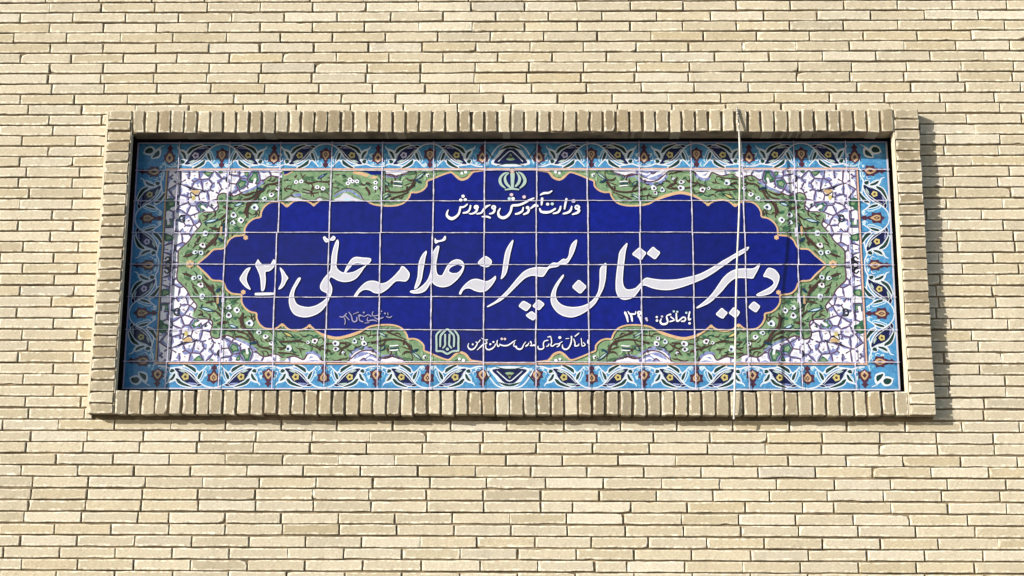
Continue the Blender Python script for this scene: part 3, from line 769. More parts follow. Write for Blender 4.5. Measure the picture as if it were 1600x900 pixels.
tl('p', C4([(780, 745), (860, 700), (920, 700), (1000, 735), (1100, 745), (1200, 710), (1240, 738), (1330, 745)]), 'pearl')
tl('s', C4([(775, 725, 12), (860, 680, 14), (950, 690, 14), (1050, 735, 12), (1130, 745, 12), (1200, 700, 12), (1290, 725, 12), (1335, 740, 12)]), 'plum')
tl('b', C4([(890, 665), (970, 660), (990, 690), (900, 690)]), 'lavender', n=2)
for p in [C4([(1020, 520, 22), (1080, 540, 26), (1180, 520, 16), (1280, 525, 24), (1335, 510, 14)]), C4([(780, 610, 14), (850, 605, 22), (960, 640, 16), (1100, 655, 18), (1240, 640, 18), (1335, 610, 18)]),
          C4([(975, 420, 10), (1000, 480, 16)]), C4([(1060, 560, 10), (1110, 560, 26), (1100, 690, 10)]), C4([(910, 470, 30), (930, 440, 12)]), C4([(785, 510, 18), (830, 490, 12)]),
          C4([(1000, 605, 12), (1100, 640, 20), (1130, 700, 10)]), C5l([(180, 440, 12), (260, 445, 16), (320, 470, 10)]), C5l([(180, 520, 24), (230, 545, 20), (260, 560, 8)]),
          C5l([(490, 545, 26), (540, 590, 30), (580, 650, 30), (570, 680, 12)]), C5l([(490, 540, 20), (560, 535, 22), (610, 560, 12)]), C5l([(700, 590, 30), (730, 640, 26), (745, 690, 16)]), C5l([(650, 600, 16), (655, 680, 10)])]:
    tl('s', p, 'brown')
rv = random.Random(9)
for i in range(74):
    x, y = rv.uniform(446, 597), rv.uniform(276, 306)
    if 520 < x < 582 and y > 294: continue
    a = rv.gauss(0, .5)+rv.choice((0, 0, .8)); l = rv.uniform(3, 8); c, d = math.cos(a), math.sin(a); bnd = rv.choice((-.5, -.3, .3, .5)); k = ('brown', 'moss', 'sage', 'brown', 'moss', 'sage', 'bottle')[i % 7]
    tl('s', [(x-c*l, y-d*l, .5), (x-d*l*bnd, y+c*l*bnd, rv.uniform(1.4, 2.4)*(1.8 if k in ('moss', 'sage') else 1)), (x+c*l, y+d*l, .5)], k)
tl('s', C4([(1170, 490, 10), (1220, 460, 34), (1285, 420, 10)]), 'teal'); tl('s', C4([(1200, 475, 6), (1240, 445, 12)]), 'lavender')
for (x, y) in [(463, 285), (471, 284), (496, 293), (505, 295), (547, 281), (544, 287), (551, 284), (558, 284), (587, 286), (587, 294)]:
    c = P(x, y); fld_top.disc(c[0], c[1], 3.6*PX, 'white', n=12, sq=.86, spike=.17, ph=x)
for (x, y) in [(463, 285), (471, 284), (496, 293), (505, 295), (547, 281), (544, 287), (551, 284), (558, 284), (587, 286), (587, 294)]:
    c = P(x, y); fld_top.disc(c[0], c[1], 1.4*PX, 'teal', n=7)

med = Art(fld.base+fld.n*STEP+.0001)
med.poly(ring, 'cobalt')
# golden cloud edge
edge = Art(med.base+med.n*STEP+.0001)
n0 = edge.n
for sx, sz in QUAD:
    edge.n = n0
    pts = []
    for i, (px, py) in enumerate(UR):
        wd = 2.6
        if 1028 < px < 1082: wd = 4.6
        if 850 < px < 892: wd = 3.8
        x, z = P(px, py); pts.append((x*sx, ZC+(z-ZC)*sz, wd*PX))
    edge.strip(pts, 'gold', 3)
    for (px, py, r_) in [(1213, 371.5, 3.6), (1301, 413, 6.0), (1106, 320, 2.6), (1148, 321, 2.6), (870, 273, 0.1)]:
        if sz < 0 and px == 1301: continue
        x, z = P(px, py); edge.disc(x*sx, ZC+(z-ZC)*sz, r_*PX, 'gold', n=12, spike=.14)
    # flourish beside the crest
    for pl, k in [([(858, 267, 1), (866, 272, 5), (874, 275, 6), (882, 271, 5), (890, 267, 1)], 'green')]:
        edge.strip([(P(a, b_)[0]*sx, ZC+(P(a, b_)[1]-ZC)*sz, c*PX) for a, b_, c in pl], k, 3)
    for (px, py, r_) in [(868, 269, 2.6), (874, 271, 2.2)]:
        x, z = P(px, py); edge.disc(x*sx, ZC+(z-ZC)*sz, r_*PX, 'white', n=8)
for sx in (1, -1):
    x, z = P(1301, 413); edge.disc(x*sx, z, 2.4*PX, 'maroon', n=8, sq=.6)
# line round the field
lw = .0062
for (x0, x1, z0, z1, k) in ((-FW-lw, FW+lw, ZC+FH, ZC+FH+lw, 'salmon'), (-FW-lw, FW+lw, ZC-FH-lw, ZC-FH, 'salmon'), (-FW-lw*.9, -FW, ZC-FH, ZC+FH, 'tan'), (FW, FW+lw*.9, ZC-FH, ZC+FH, 'salmon')):
    edge.poly([(x0, z0), (x1, z0), (x1, z1), (x0, z1)], k)

fld.build('floral_field', panel); fld_top.base = med.base+med.n*STEP+.00005+.0009
fld_top.build('reversed_tile', panel, label='two green tiles set upside down at the upper left of the medallion')

# ------------------------------------------------------------------ turquoise border
bd = Art(.0004)
i0 = .0016
for (x0, x1, z0, z1) in ((-W2, W2, ZC+FH+lw, H2), (-W2, W2, -H2, ZC-FH-lw), (-W2, -FW-lw*.9, ZC-FH-lw, ZC+FH+lw), (FW+lw*.9, W2, ZC-FH-lw, ZC+FH+lw)):
    bd.hold = False; bd.poly([(x0, z0), (x1, z0), (x1, z1), (x0, z1)], 'turquoise')
def bu(p): return ((p[0]-670)/600.0, (350-p[1])/270.0)
def cell(o, u, v, c):
    """half a repeat: o = foot of the outward flower on the inner edge, u = vector to the inward flower, v = vector to the outer edge"""
    m = lambda p: (o[0]+u[0]*bu(p)[0]+v[0]*bu(p)[1], o[1]+u[1]*bu(p)[0]+v[1]*bu(p)[1])
    ul = math.hypot(*u)/600.0
    def S(pts, k): bd.strip([(*m(p), p[2]*ul) for p in pts], k, 3)
    def B(pts, k, n=3): bd.blob([m(p) for p in pts], k, n)
    # pale tendrils
    for a, b_, r_ in ((745, 215, 26), (610, 300, 20), (1200, 315, 24), (1330, 320, 22), (740, 300, 18), (1185, 235, 18)):
        bd.disc(*m((a, b_)), r_*ul, 'sky' if (a+c) % 2 else 'ice', n=7, spike=.25)
    S([(725, 250, 5), (750, 275, 9), (775, 262, 9), (768, 240, 6)], 'frost'); S([(1210, 285, 5), (1235, 312, 9), (1215, 330, 8)], 'frost'); S([(690, 300, 6), (720, 312, 8), (745, 300, 5)], 'frost')
    S([(670, 330, 13), (740, 325, 16), (800, 305, 18), (850, 312, 16), (940, 322, 14), (1010, 318, 16), (1070, 295, 16), (1110, 262, 18), (1150, 290, 14), (1190, 330, 12)], 'frost')
    S([(1125, 150, 12), (1180, 115, 15), (1225, 102, 14), (1270, 98, 12)], 'frost')
    S([(755, 120, 8), (775, 150, 16), (830, 165, 18), (875, 200, 20), (860, 255, 16), (810, 255, 14), (790, 290, 12)], 'frost')
    S([(785, 165, 10), (800, 215, 12), (850, 255, 10)], 'ice')
    S([(1085, 205, 14), (1130, 165, 18), (1165, 215, 12), (1185, 270, 14), (1160, 290, 10)], 'ice')
    # pale outlines of the great leaf and its companions
    for pts, k, g in (([(1132, 130), (1040, 122), (965, 150), (915, 195), (890, 250), (848, 302), (900, 304), (980, 278), (1050, 232), (1092, 172)], 'navy', 2.0),
                      ([(866, 196), (888, 152), (930, 126), (1000, 108), (1045, 106), (985, 133), (930, 160), (897, 190)], 'bottle', 1.7),
                      ([(945, 342), (1000, 310), (1060, 268), (1078, 262), (1072, 300), (1030, 327), (975, 346)], 'bottle', 1.7),
                      ([(795, 172), (832, 180), (856, 212), (860, 250), (838, 240), (826, 215)], 'bottle', 1.5), ([(1100, 190), (1125, 198), (1150, 275), (1122, 255), (1102, 225)], 'bottle', 1.5),
                      ([(800, 262), (835, 262), (850, 285), (815, 300)], 'bottle', .8), ([(1085, 120), (1120, 112), (1150, 128), (1115, 138)], 'navy', .8)):
        w_ = cr([m(p) for p in pts], 3, True)
        bd.poly(inset(w_, -g*PX), 'frost'); bd.poly(w_, k)
    S([(905, 300, 4), (985, 262, 9), (1050, 205, 9), (1100, 150, 4)], 'frost'); S([(880, 255, 4), (925, 190, 8), (985, 150, 8), (1060, 128, 4)], 'teal')
    S([(1000, 148, 8), (1040, 138, 24), (1085, 140, 8)], 'lavender' if c % 3 else 'mint'); S([(895, 285, 6), (930, 275, 22), (960, 262, 8)], 'mint')
    x, z = m((968, 214)); rr = 38*ul
    bd.disc(x, z, rr, 'yellow' if c % 7 else 'lilac', n=10, sq=1., spike=.12); bd.disc(x, z, rr*.42, 'brown', n=7)
def spiky(m, c, rx, ry, n, k, amp=.16):
    bd.poly([m((c[0]+rx*(1+amp*(1 if i % 2 else -1))*math.cos(math.pi*i/n), c[1]+ry*(1+amp*(1 if i % 2 else -1))*math.sin(math.pi*i/n))) for i in range(2*n)], k)
def outflower(o, u, v, c):
    m = lambda p: (o[0]+u[0]*bu(p)[0]+v[0]*bu(p)[1], o[1]+u[1]*bu(p)[0]+v[1]*bu(p)[1])
    bd.blob([m(p) for p in [(672, 98), (690, 125), (712, 140), (690, 160), (715, 195), (672, 215), (628, 195), (655, 160), (632, 140), (655, 125)]], 'maroon', 2)
    spiky(m, (672, 242), 72, 58, 6, 'maroon')
    bd.blob([m(p) for p in [(672, 188), (704, 225), (712, 252), (690, 280), (672, 272), (654, 280), (632, 252), (640, 225)]], 'tan', 2)
    bd.poly([m(p) for p in [(672, 212), (694, 238), (672, 268), (650, 238)]], 'maroon')
    bd.poly([m(p) for p in [(672, 268), (684, 278), (672, 292), (660, 278)]], 'tan' if c % 2 else 'rose')
def inflower(o, u, v, c):
    m = lambda p: (o[0]+u[0]*bu(p)[0]+v[0]*bu(p)[1], o[1]+u[1]*bu(p)[0]+v[1]*bu(p)[1])
    bd.blob([m(p) for p in [(1270, 235), (1300, 262), (1282, 288), (1305, 305), (1270, 345), (1235, 305), (1258, 288), (1240, 262)]], 'maroon', 2)
    spiky(m, (1270, 205), 74, 62, 6, 'maroon')
    bd.blob([m(p) for p in [(1270, 172), (1300, 178), (1308, 212), (1288, 240), (1270, 262), (1252, 240), (1232, 212), (1240, 178)]], 'tan', 2)
    bd.poly([m(p) for p in [(1270, 176), (1292, 205), (1270, 236), (1248, 205)]], 'maroon')
    bd.poly([m(p) for p in [(1270, 192), (1280, 205), (1270, 218), (1260, 205)]], 'tan')

def run(flowers, vin, vout):
    """flowers: (along-coordinate, 'o'|'i') ; vin/vout functions: coordinate -> point on inner / outer edge"""
    n0 = bd.n; big = n0
    for a, b_ in zip(flowers, flowers[1:]):
        if a[1] == b_[1]: continue
        bd.n = n0
        o, i = (a, b_) if a[1] == 'o' else (b_, a)
        O = vin(o[0]); I = vin(i[0]); V = vout(o[0])
        cell(O, (I[0]-O[0], I[1]-O[1]), (V[0]-O[0], V[1]-O[1]), random.randrange(100)); big = max(big, bd.n)
    bd.n = big
    n1 = bd.n
    for k, (c, t) in enumerate(flowers):
        bd.n = n1
        O = vin(c); V = vout(c); nb = flowers[k+1][0] if k+1 < len(flowers) else flowers[k-1][0]
        I = vin(nb); u = (I[0]-O[0], I[1]-O[1]); v = (V[0]-O[0], V[1]-O[1])
        if t == 'o': outflower(O, u, v, k)
        else: inflower((O[0]-u[0], O[1]-u[1]), u, v, k)
        big = max(big, bd.n)
    bd.n = big
zin_t, zin_b = ZC+FH+lw, ZC-FH-lw
tops = [265, 347, 428, 509, 590.5, 672, 754]; tops_o = 'oioioio'
Xs = [P(x, 243)[0] for x in tops]
nB = bd.n
run([(x, t) for x, t in zip(Xs, tops_o)], lambda c: (c, zin_t), lambda c: (c, H2))
nE = bd.n; bd.n = nB
run([(-x, t) for x, t in zip(Xs, tops_o)][::-1], lambda c: (c, zin_t), lambda c: (c, H2))
Xb = [P(x, 588)[0] for x in (246, 334, 419, 505.5, 587, 668, 754)]
bd.n = nB
run([(x, t) for x, t in zip(Xb, tops_o)], lambda c: (c, zin_b), lambda c: (c, -H2)); bd.n = nB
run([(-x, t) for x, t in zip(Xb, tops_o)][::-1], lambda c: (c, zin_b), lambda c: (c, -H2))
Zs = [P(230, y)[1] for y in (268, 341, 414, 489, 564)]
xin = FW+lw*.9
for sx in (-1, 1):
    bd.n = nB
    run([(z, t) for z, t in zip(Zs, 'oioio')], lambda c: (sx*xin, c), lambda c: (sx*W2, c))
bd.n = nE+2
n0 = bd.n
for (zi, zo) in ((zin_t, H2), (zin_b, -H2)):       # the arch in the middle of the long sides
    bd.n = n0
    f = lambda x, t: (x*PX, zi+(zo-zi)*t)
    bd.strip([(*f(-36, .2), .004), (*f(-30, .5), .005), (*f(-18, .86), .005), (*f(0, .94), .005), (*f(18, .86), .005), (*f(30, .5), .005), (*f(36, .2), .004)], 'frost', 3)
    bd.blob([f(-30, .16), f(-22, .5), f(-12, .84), f(0, .9), f(12, .84), f(22, .5), f(30, .16), f(0, .06)], 'frost', 3)
    bd.blob([f(-26, .2), f(-17, .48), (f(-8, .72)), f(0, .76), f(8, .72), f(17, .48), f(26, .2), f(0, .16)], 'navy', 3)
    bd.strip([(*f(-19, .26), .003), (*f(-9, .5), .004), (*f(0, .66), .004), (*f(9, .5), .004), (*f(19, .26), .003)], 'frost', 3)
    bd.strip([(*f(-21, .1), .003), (*f(0, .2), .004), (*f(21, .1), .003)], 'bottle', 3)
    bd.blob([f(-18, .68), f(-8, .84), f(0, .87), f(8, .84), f(18, .68), f(0, .79)], 'bottle', 2)
    bd.blob([f(-7, .34), f(-3, .42), f(0, .56), f(3, .42), f(7, .34), f(0, .3)], 'sage', 3)
    bd.disc(*f(0, .44), .0055, 'yellow', n=8)
    bd.blob([f(-3, .4), f(0, .5), f(3, .4)], 'brown', 2)
    for s in (-1, 1):
        bd.strip([(*f(s*40, .78), .003), (*f(s*34, .6), .005), (*f(s*28, .4), .003)], 'bottle', 3)
for sx in (-1, 1):
    for sz in (-1, 1):                             # corner sprays
        bd.n = n0
        f = lambda a, b_: (sx*(W2-a*PX), sz*(H2-b_*PX))
        bd.strip([(*f(10, 18), .004), (*f(14, 9), .005), (*f(22, 8), .006), (*f(27, 14), .006), (*f(34, 9), .004), (*f(42, 5), .003)], 'frost', 3)
        bd.blob([f(10, 17), f(14, 8), f(23, 6), f(29, 13), f(26, 20), f(17, 21)], 'frost', 2)
        bd.blob([f(22, 26), f(24, 18), f(34, 9), f(38, 14), f(36, 24), f(28, 27)], 'frost', 2)
        bd.blob([f(12, 16), f(15, 10), f(22, 9), f(25, 14), f(22, 18), f(17, 18)], 'bottle', 2)
        bd.blob([f(24, 25), f(27, 19), f(34, 13), f(35, 21), f(29, 24)], 'bottle', 2)
        bd.strip([(*f(44, 30), .003), (*f(46, 42), .004), (*f(40, 52), .004), (*f(44, 62), .003)], 'ice', 3)
        bd.strip([(*f(44, 36), .004), (*f(54, 40), .005), (*f(68, 39), .004)], 'ice', 3)
# pale rim of the outermost tiles
bd.n = nE+20
rw = .0055
for (x0, x1, z0, z1, k) in ((-W2, W2, H2-rw, H2, 'lilac'), (-W2, W2, -H2, -H2+rw*.9, 'pearl'), (-W2, -W2+rw, -H2+rw, H2-rw, 'lilac'), (W2-rw*1.2, W2, -H2+rw, H2-rw, 'pearl')):
    bd.poly([(x0, z0), (x1, z0), (x1, z1), (x0, z1)], k)
bd.build('turquoise_border', panel)

# ------------------------------------------------------------------ writing
med_o = med.build('medallion', panel)
edge.base = max(edge.base, fld_top.base+fld_top.n*STEP+.0001)
edge.build('gilt_outline', panel)
LB = edge.base+.0006
A_ = (360, 360); B_ = (560, 360); C_ = (760, 360); D_ = (960, 360)
letters = {
 'A': [
  [(190,350),(150,365),(115,410),(90,455),(105,490),(150,540),(190,560),(190,548),(165,500),(155,460),(165,410),(188,365)],
  [(470,350),(500,380),(525,420),(545,450),(530,475),(500,530),(462,558),(455,545),(478,500),(485,450),(478,400),(468,370)],
  [(262,275),(280,300),(300,320),(340,332),(375,325),(395,295),(408,275),(422,290),(418,330),(400,360),(370,385),(335,392),(332,420),(335,460),(330,520),(318,565),(295,572),(290,540),(285,470),(275,420),(255,370),(235,325),(250,295)],
  [(240,590),(320,587),(400,587),(412,597),(405,608),(320,612),(240,612),(232,602)],
  [(1005,90),(1018,110),(1015,160),(1005,220),(1000,290),(995,330),(1005,360),(1030,385),(1065,398),(1082,360),(1108,312),(1140,270),(1180,252),(1240,258),(1300,262),(1322,275),(1310,305),(1280,330),(1250,365),(1220,410),(1180,455),(1130,480),(1070,488),(1010,475),(965,450),(945,442),(928,470),(940,500),(957,545),(950,600),(930,640),(910,690),(860,755),(800,795),(720,818),(650,812),(600,790),(568,745),(552,690),(553,630),(570,570),(600,510),(630,460),(650,445),(663,455),(640,500),(610,555),(598,610),(606,655),(630,695),(680,716),(740,722),(800,708),(860,675),(905,635),(922,612),(900,590),(860,570),(842,540),(850,500),(880,450),(915,410),(938,380),(945,330),(950,250),(965,180),(985,120)],
  [(870,70),(890,60),(905,78),(930,85),(950,70),(965,55),(985,65),(985,85),(965,100),(935,100),(905,118),(885,105)]],
 'B': [
  [(-45,628),(-20,585),(20,535),(70,490),(120,475),(170,480),(215,500),(260,490),(310,455),(355,410),(390,370),(405,340),(430,345),(465,380),(482,410),(475,450),(450,480),(420,482),(375,478),(340,490),(290,540),(245,575),(200,595),(150,590),(115,570),(80,560),(45,565),(10,590),(-10,620),(-30,630)],
  [(635,195),(643,210),(630,260),(620,320),(605,400),(595,460),(575,510),(548,545),(525,550),(535,510),(555,440),(560,380),(565,320),(580,270),(605,225)],
  [(740,150),(760,155),(752,200),(740,260),(730,330),(735,390),(750,420),(782,425),(800,400),(830,340),(870,295),(920,275),(965,285),(988,312),(992,350),(975,400),(940,450),(900,490),(850,525),(790,537),(735,525),(700,500),(690,480),(665,520),(630,570),(580,592),(520,595),(485,582),(495,568),(540,560),(590,530),(640,480),(665,430),(680,370),(685,300),(690,240),(710,190)],
  [(720,75),(735,95),(765,95),(790,85),(810,55),(822,65),(815,95),(785,108),(750,115),(728,128),(715,110)],
  [(1445,95),(1453,105),(1440,160),(1425,220),(1410,300),(1400,360),(1385,410),(1360,445),(1335,460),(1345,410),(1355,340),(1365,270),(1380,200),(1410,140)],
  [(1190,245),(1230,265),(1252,295),(1235,335),(1195,350),(1150,335),(1120,310),(1150,270)],
  [(950,605),(945,590),(970,545),(1010,500),(1060,465),(1110,458),(1160,470),(1195,480),(1230,470),(1260,450),(1285,430),(1290,455),(1265,500),(1230,545),(1190,575),(1140,582),(1090,570),(1050,550),(1010,550),(980,570),(965,600)]],
 'C': [
  [(5,717),(30,700),(80,670),(140,620),(200,560),(250,500),(300,440),(350,390),(410,360),(480,348),(545,350),(575,348),(600,320),(630,305),(665,308),(690,290),(720,270),(748,272),(770,240),(780,180),(800,130),(835,95),(850,98),(840,150),(820,210),(795,260),(765,305),(740,320),(700,325),(665,345),(610,355),(585,365),(560,400),(535,435),(500,438),(450,430),(410,432),(360,455),(310,500),(260,550),(200,610),(140,660),(80,692),(20,722)],
  [(715,420),(725,435),(690,490),(660,550),(650,610),(665,660),(700,695),(750,715),(810,722),(880,715),(950,690),(1000,650),(1030,610),(1050,560),(1060,480),(1060,420),(1065,360),(1095,325),(1112,310),(1125,320),(1122,400),(1115,470),(1095,550),(1060,620),(1020,690),(960,745),(890,790),(810,818),(740,812),(680,785),(635,740),(605,680),(605,610),(625,550),(660,490)]],
 'D': [
  [(115,122),(120,140),(105,200),(95,280),(85,360),(80,420),(78,480),(90,530),(115,555),(160,555),(200,540),(240,500),(270,465),(300,447),(350,455),(430,465),(520,466),(600,460),(670,445),(735,430),(800,410),(870,375),(940,335),(1010,290),(1080,250),(1140,215),(1200,180),(1250,158),(1258,170),(1230,205),(1170,240),(1110,275),(1060,312),(1000,352),(930,402),(850,450),(760,490),(680,520),(600,545),(520,562),(440,562),(360,548),(300,525),(265,522),(240,555),(215,590),(180,630),(130,650),(80,653),(40,630),(15,580),(10,510),(15,430),(25,350),(35,270),(45,210),(75,165)],
  [(765,727),(800,700),(850,660),(900,610),(940,560),(980,500),(1020,445),(1070,400),(1130,370),(1200,360),(1270,362),(1310,355),(1340,330),(1355,315),(1362,330),(1340,380),(1312,430),(1295,455),(1250,452),(1180,450),(1130,455),(1090,480),(1050,520),(1010,570),(970,610),(920,660),(870,695),(820,717),(780,733)],
  [(1440,355),(1490,365),(1525,395),(1545,435),(1535,490),(1510,545),(1470,590),(1420,610),(1350,620),(1328,605),(1380,575),(1440,545),(1480,515),(1490,490),(1470,465),(1430,445),(1393,435),(1410,395)]]}
dots = {'C': [[(345,660),(425,705),(375,765),(298,715)], [(485,648),(548,695),(495,755),(428,715)], [(425,758),(478,800),(440,852),(363,800)], [(865,462),(942,530),(880,602),(798,535)]],
        'D': [[(235,158),(302,215),(250,288),(158,228)], [(360,153),(432,210),(380,280),(298,222)], [(1305,666),(1368,715),(1325,777),(1250,725)], [(1005,726),(1062,775),(1015,835),(943,790)], [(1115,720),(1178,770),(1135,830),(1066,780)]]}
org = {'A': A_, 'B': B_, 'C': C_, 'D': D_}
holes = {'helli': ([(1088,400),(1106,375),(1130,347),(1152,322),(1190,312),(1240,318),(1272,326),(1250,342),(1210,364),(1170,386),(1130,398)], A_),
         'allameh': ([(848,378),(870,350),(910,330),(950,330),(976,345),(960,375),(930,400),(890,405),(860,395)], B_)}
words = {'numeral': [('A', 0), ('A', 1), ('A', 2), ('A', 3)], 'helli': [('A', 4), ('A', 5)], 'allameh': [('B', 0), ('B', 1), ('B', 2), ('B', 3)],
         'pesaraneh': [('B', 4), ('B', 5), ('B', 6), ('C', 0), ('C', 'd0'), ('C', 'd1'), ('C', 'd2')],
         'dabirestan': [('C', 1), ('C', 'd3'), ('D', 0), ('D', 1), ('D', 2)]+[('D', 'd%d' % i) for i in range(5)]}
def glyph(k, i):
    if not isinstance(i, str): return cr([P(org[k][0]+a/6, org[k][1]+b_/6) for a, b_ in letters[k][i]], 3, True)
    l = dots[k][int(i[1:])]; pts = []
    for i in range(4):
        a, b_ = l[i], l[(i+1) % 4]; p0 = l[i-1]
        pts += [(a[0]+(p0[0]-a[0])*.12, a[1]+(p0[1]-a[1])*.12), (a[0]+(b_[0]-a[0])*.12, a[1]+(b_[1]-a[1])*.12),
                ((a[0]+b_[0])/2+random.uniform(-3, 3), (a[1]+b_[1])/2+random.uniform(-3, 3))]
    return [P(org[k][0]+a/6, org[k][1]+b_/6) for a, b_ in pts]
for wname, gl in words.items():
    ti = Art(LB-.0002); shapes = [glyph(*g) for g in gl]
    for s in shapes: ti.poly(inset(s, -.9*PX), 'navy')
    for s in shapes: ti.poly(s, 'white')
    for s in shapes: ti.poly(inset(s, 1.5*PX), 'letter_grey')
    if wname in holes:
        h, o = holes[wname]
        h = cr([P(o[0]+a/6, o[1]+b_/6) for a, b_ in h], 3, True)
        ti.poly(inset(h, -1.3*PX), 'white'); ti.poly(h, 'navy'); ti.poly(inset(h, .8*PX), 'cobalt')
    ti.build('title_numeral' if wname == 'numeral' else 'title_word', panel)

def scribe(name, groups, label=None, halo=0.9, wf=1.0):
    a = Art(LB); n0 = a.n; els = []
    for (ox, oy, sc_), strokes in groups:
        for st in strokes:
            col = 'white'
            if isinstance(st[0], str): col, st = st[0], st[1:]
            if len(st) == 1:                      # a dot
                x, y, r_ = st[0]; els.append(('d', (*P(ox+x/sc_, oy+y/sc_), r_/sc_*PX), col))
            else: els.append(('s', [(*P(ox+x/sc_, oy+y/sc_), w_/sc_*PX*wf) for x, y, w_ in st], col))
    if halo:
        for t, g, col in els:
            if t == 's': a.strip([(x, z, w_+halo*2*PX) for x, z, w_ in g], 'navy', 3)
            else: a.disc(g[0], g[1], g[2]+halo*PX, 'navy', n=8)
    for t, g, col in els:
        if t == 's': a.strip(g, col, 3)
        else: a.disc(g[0], g[1], g[2], col, n=8, sq=.95)
    p = {'label': label} if label else {}
    return a.build(name, panel, **p)

scribe('ministry_lettering', [((690, 295, 14.545), [
  [(155,490,25),(125,560,45),(130,630,62),(220,690,80),(310,660,65),(390,580,52),(420,480,48),(430,420,45)], [(425,425,45),(480,430,45),(530,410,42),(590,360,30)],
  [(437,270,40)], [(540,262,40)], [(490,182,40)], [(660,390,40),(640,480,45),(580,545,50),(490,560,40)],
  [(790,430,60)], [(812,480,50),(770,545,50),(690,580,40),(630,575,30)], ['rose', (785,435,18)],
  [(1110,380,20),(1020,415,55),(960,480,50),(900,560,45),(800,580,35)], [(920,645,30),(1040,645,48),(1110,675,38)],
  [(1185,435,58)], [(1210,490,55),(1170,560,50),(1090,580,35)], ['navy', (1175,430,16)]]),
 ((770, 295, 11.03), [
  [(130,345,20),(95,410,38),(110,480,48),(180,510,55),(260,470,50),(310,390,40),(325,310,42)], [(325,310,42),(360,295,45),(440,290,45),(530,260,40),(620,210,40),(710,170,28)],
  ['ice', (285,180,30)], [(350,180,32)], ['rose', (322,112,32)], [(525,330,25),(510,390,35),(450,430,40),(390,445,30)], ['rose', (540,150,32)],
  [(600,335,32)], [(625,365,40),(600,420,40),(530,450,30)], [(650,350,25),(700,310,40),(740,290,50),(775,310,40)],
  [(850,170,45),(845,230,42),(840,290,28)], [(820,115,25),(880,85,42),(960,80,38),(1020,45,22)], [(810,350,30),(830,400,42),(900,415,52),(990,405,42),(1080,350,32)],
  [(945,275,28)], ['ice', (1025,270,28)], [(1170,310,30),(1150,380,40),(1110,420,38),(1040,435,24)], [(1270,180,38),(1250,270,38),(1235,360,28)],
  [(1360,310,25),(1340,380,42),(1290,420,42),(1210,440,28)], ['lilac', (1390,220,36)], [(1455,330,50)], [(1490,375,48),(1460,420,45),(1370,450,28)], ['navy', (1450,325,16)]])],
  'smaller line of white calligraphy under the pale green emblem', wf=.92)
scribe('office_lettering', [((725, 515, 14.545), [
  [(110,320,18),(90,390,28),(130,450,40),(190,460,40),(250,420,34),(300,340,28),(310,300,26)], [(200,345,22)], [(270,285,22),(310,325,22)], [(370,245,30),(330,300,22)],
  [(400,200,14),(460,240,24),(540,240,28)], [(500,270,24),(520,315,28),(440,345,34),(380,400,34),(300,475,16)], [(500,350,18),(500,430,34),(560,465,40),(640,440,38),(700,380,28),(720,330,26)], [(600,340,24)],
  [(760,250,24),(750,310,26),(770,390,30),(810,370,30)], [(670,290,24)], [(810,340,28),(880,370,38),(980,370,38),(1060,330,34),(1110,290,32),(1180,250,16)], ['rose', (860,220,30)], ['rose', (930,222,30)],
  [(1150,300,22),(1130,380,28),(1200,390,30)], [(1160,380,22),(1200,430,38),(1260,455,44),(1320,430,38),(1350,360,24),(1400,290,22)], [(1475,310,22),(1450,360,26),(1410,390,30)],
  [(1520,275,26),(1535,330,22)], [(1500,370,22),(1560,370,36),(1600,350,36)]]),
 ((820, 515, 14.545), [
  [(120,280,26),(150,330,22),(140,380,28)], [(60,350,22),(20,385,32)], [(190,360,36),(240,370,34),(260,300,22)], [(300,380,22),(310,440,38),(370,455,40),(430,420,34),(420,340,28),(450,270,28),(530,250,28)],
  [(550,330,22),(530,380,28),(490,390,22)], [(520,180,22),(590,165,34)], [(595,190,28),(610,290,28),(590,370,32),(640,380,34),(690,340,28),(770,330,28),(850,280,20)], [(790,340,38),(770,380,28),(730,400,26)],
  [(795,190,34)], [(930,215,20),(1000,210,20)], [(1230,90,26),(1140,160,32)], [(1060,160,40),(1060,250,34),(1040,340,38),(990,430,38),(920,460,42),(860,420,38),(855,350,20)],
  [(1110,220,22),(1140,310,32),(1140,380,34),(1210,370,32),(1230,330,18)], [(1280,210,22),(1290,290,24),(1300,380,28),(1370,360,28),(1330,300,22)], [(1440,240,30),(1430,310,32),(1470,330,26)]])],
  'small white script beside the lower emblem', halo=.6, wf=.8)
scribe('year_lettering', [((965, 480, 12.8), [
  [(145,110,45),(180,190,45),(205,300,28)], [(205,90,14),(240,140,34),(285,145,34),(350,140,28),(360,90,12)], [(260,150,40),(280,220,40),(290,290,28)], [(430,122,45)], [(410,170,46),(450,230,44),(482,330,36)],
  ['lilac', (570,235,26)], ['lilac', (585,270,22)], ['navy', (432,122,14)]])], 'small white year at the lower right', halo=.7)
scribe('caption_lettering', [((965, 480, 12.8), [
  [(780,205,24)], [(785,275,26)], [(870,240,22),(850,300,34),(890,345,40),(960,340,40),(1000,300,30),(985,240,36),(980,180,22),(1060,150,34)], ['lilac', (885,195,25)],
  [(1060,200,26),(1130,265,24),(1040,295,28)], ['ice', (1120,92,24)], ['ice', (1190,100,22)], [(1170,130,28),(1180,280,34),(1230,270,28),(1300,210,28),(1350,220,24),(1340,280,28),(1270,290,22)],
  [(1440,100,28),(1420,180,28),(1420,260,32),(1460,240,26)], ['ice', (1370,120,24)], [(1435,330,26)]])], 'small white word before the year', halo=.7)
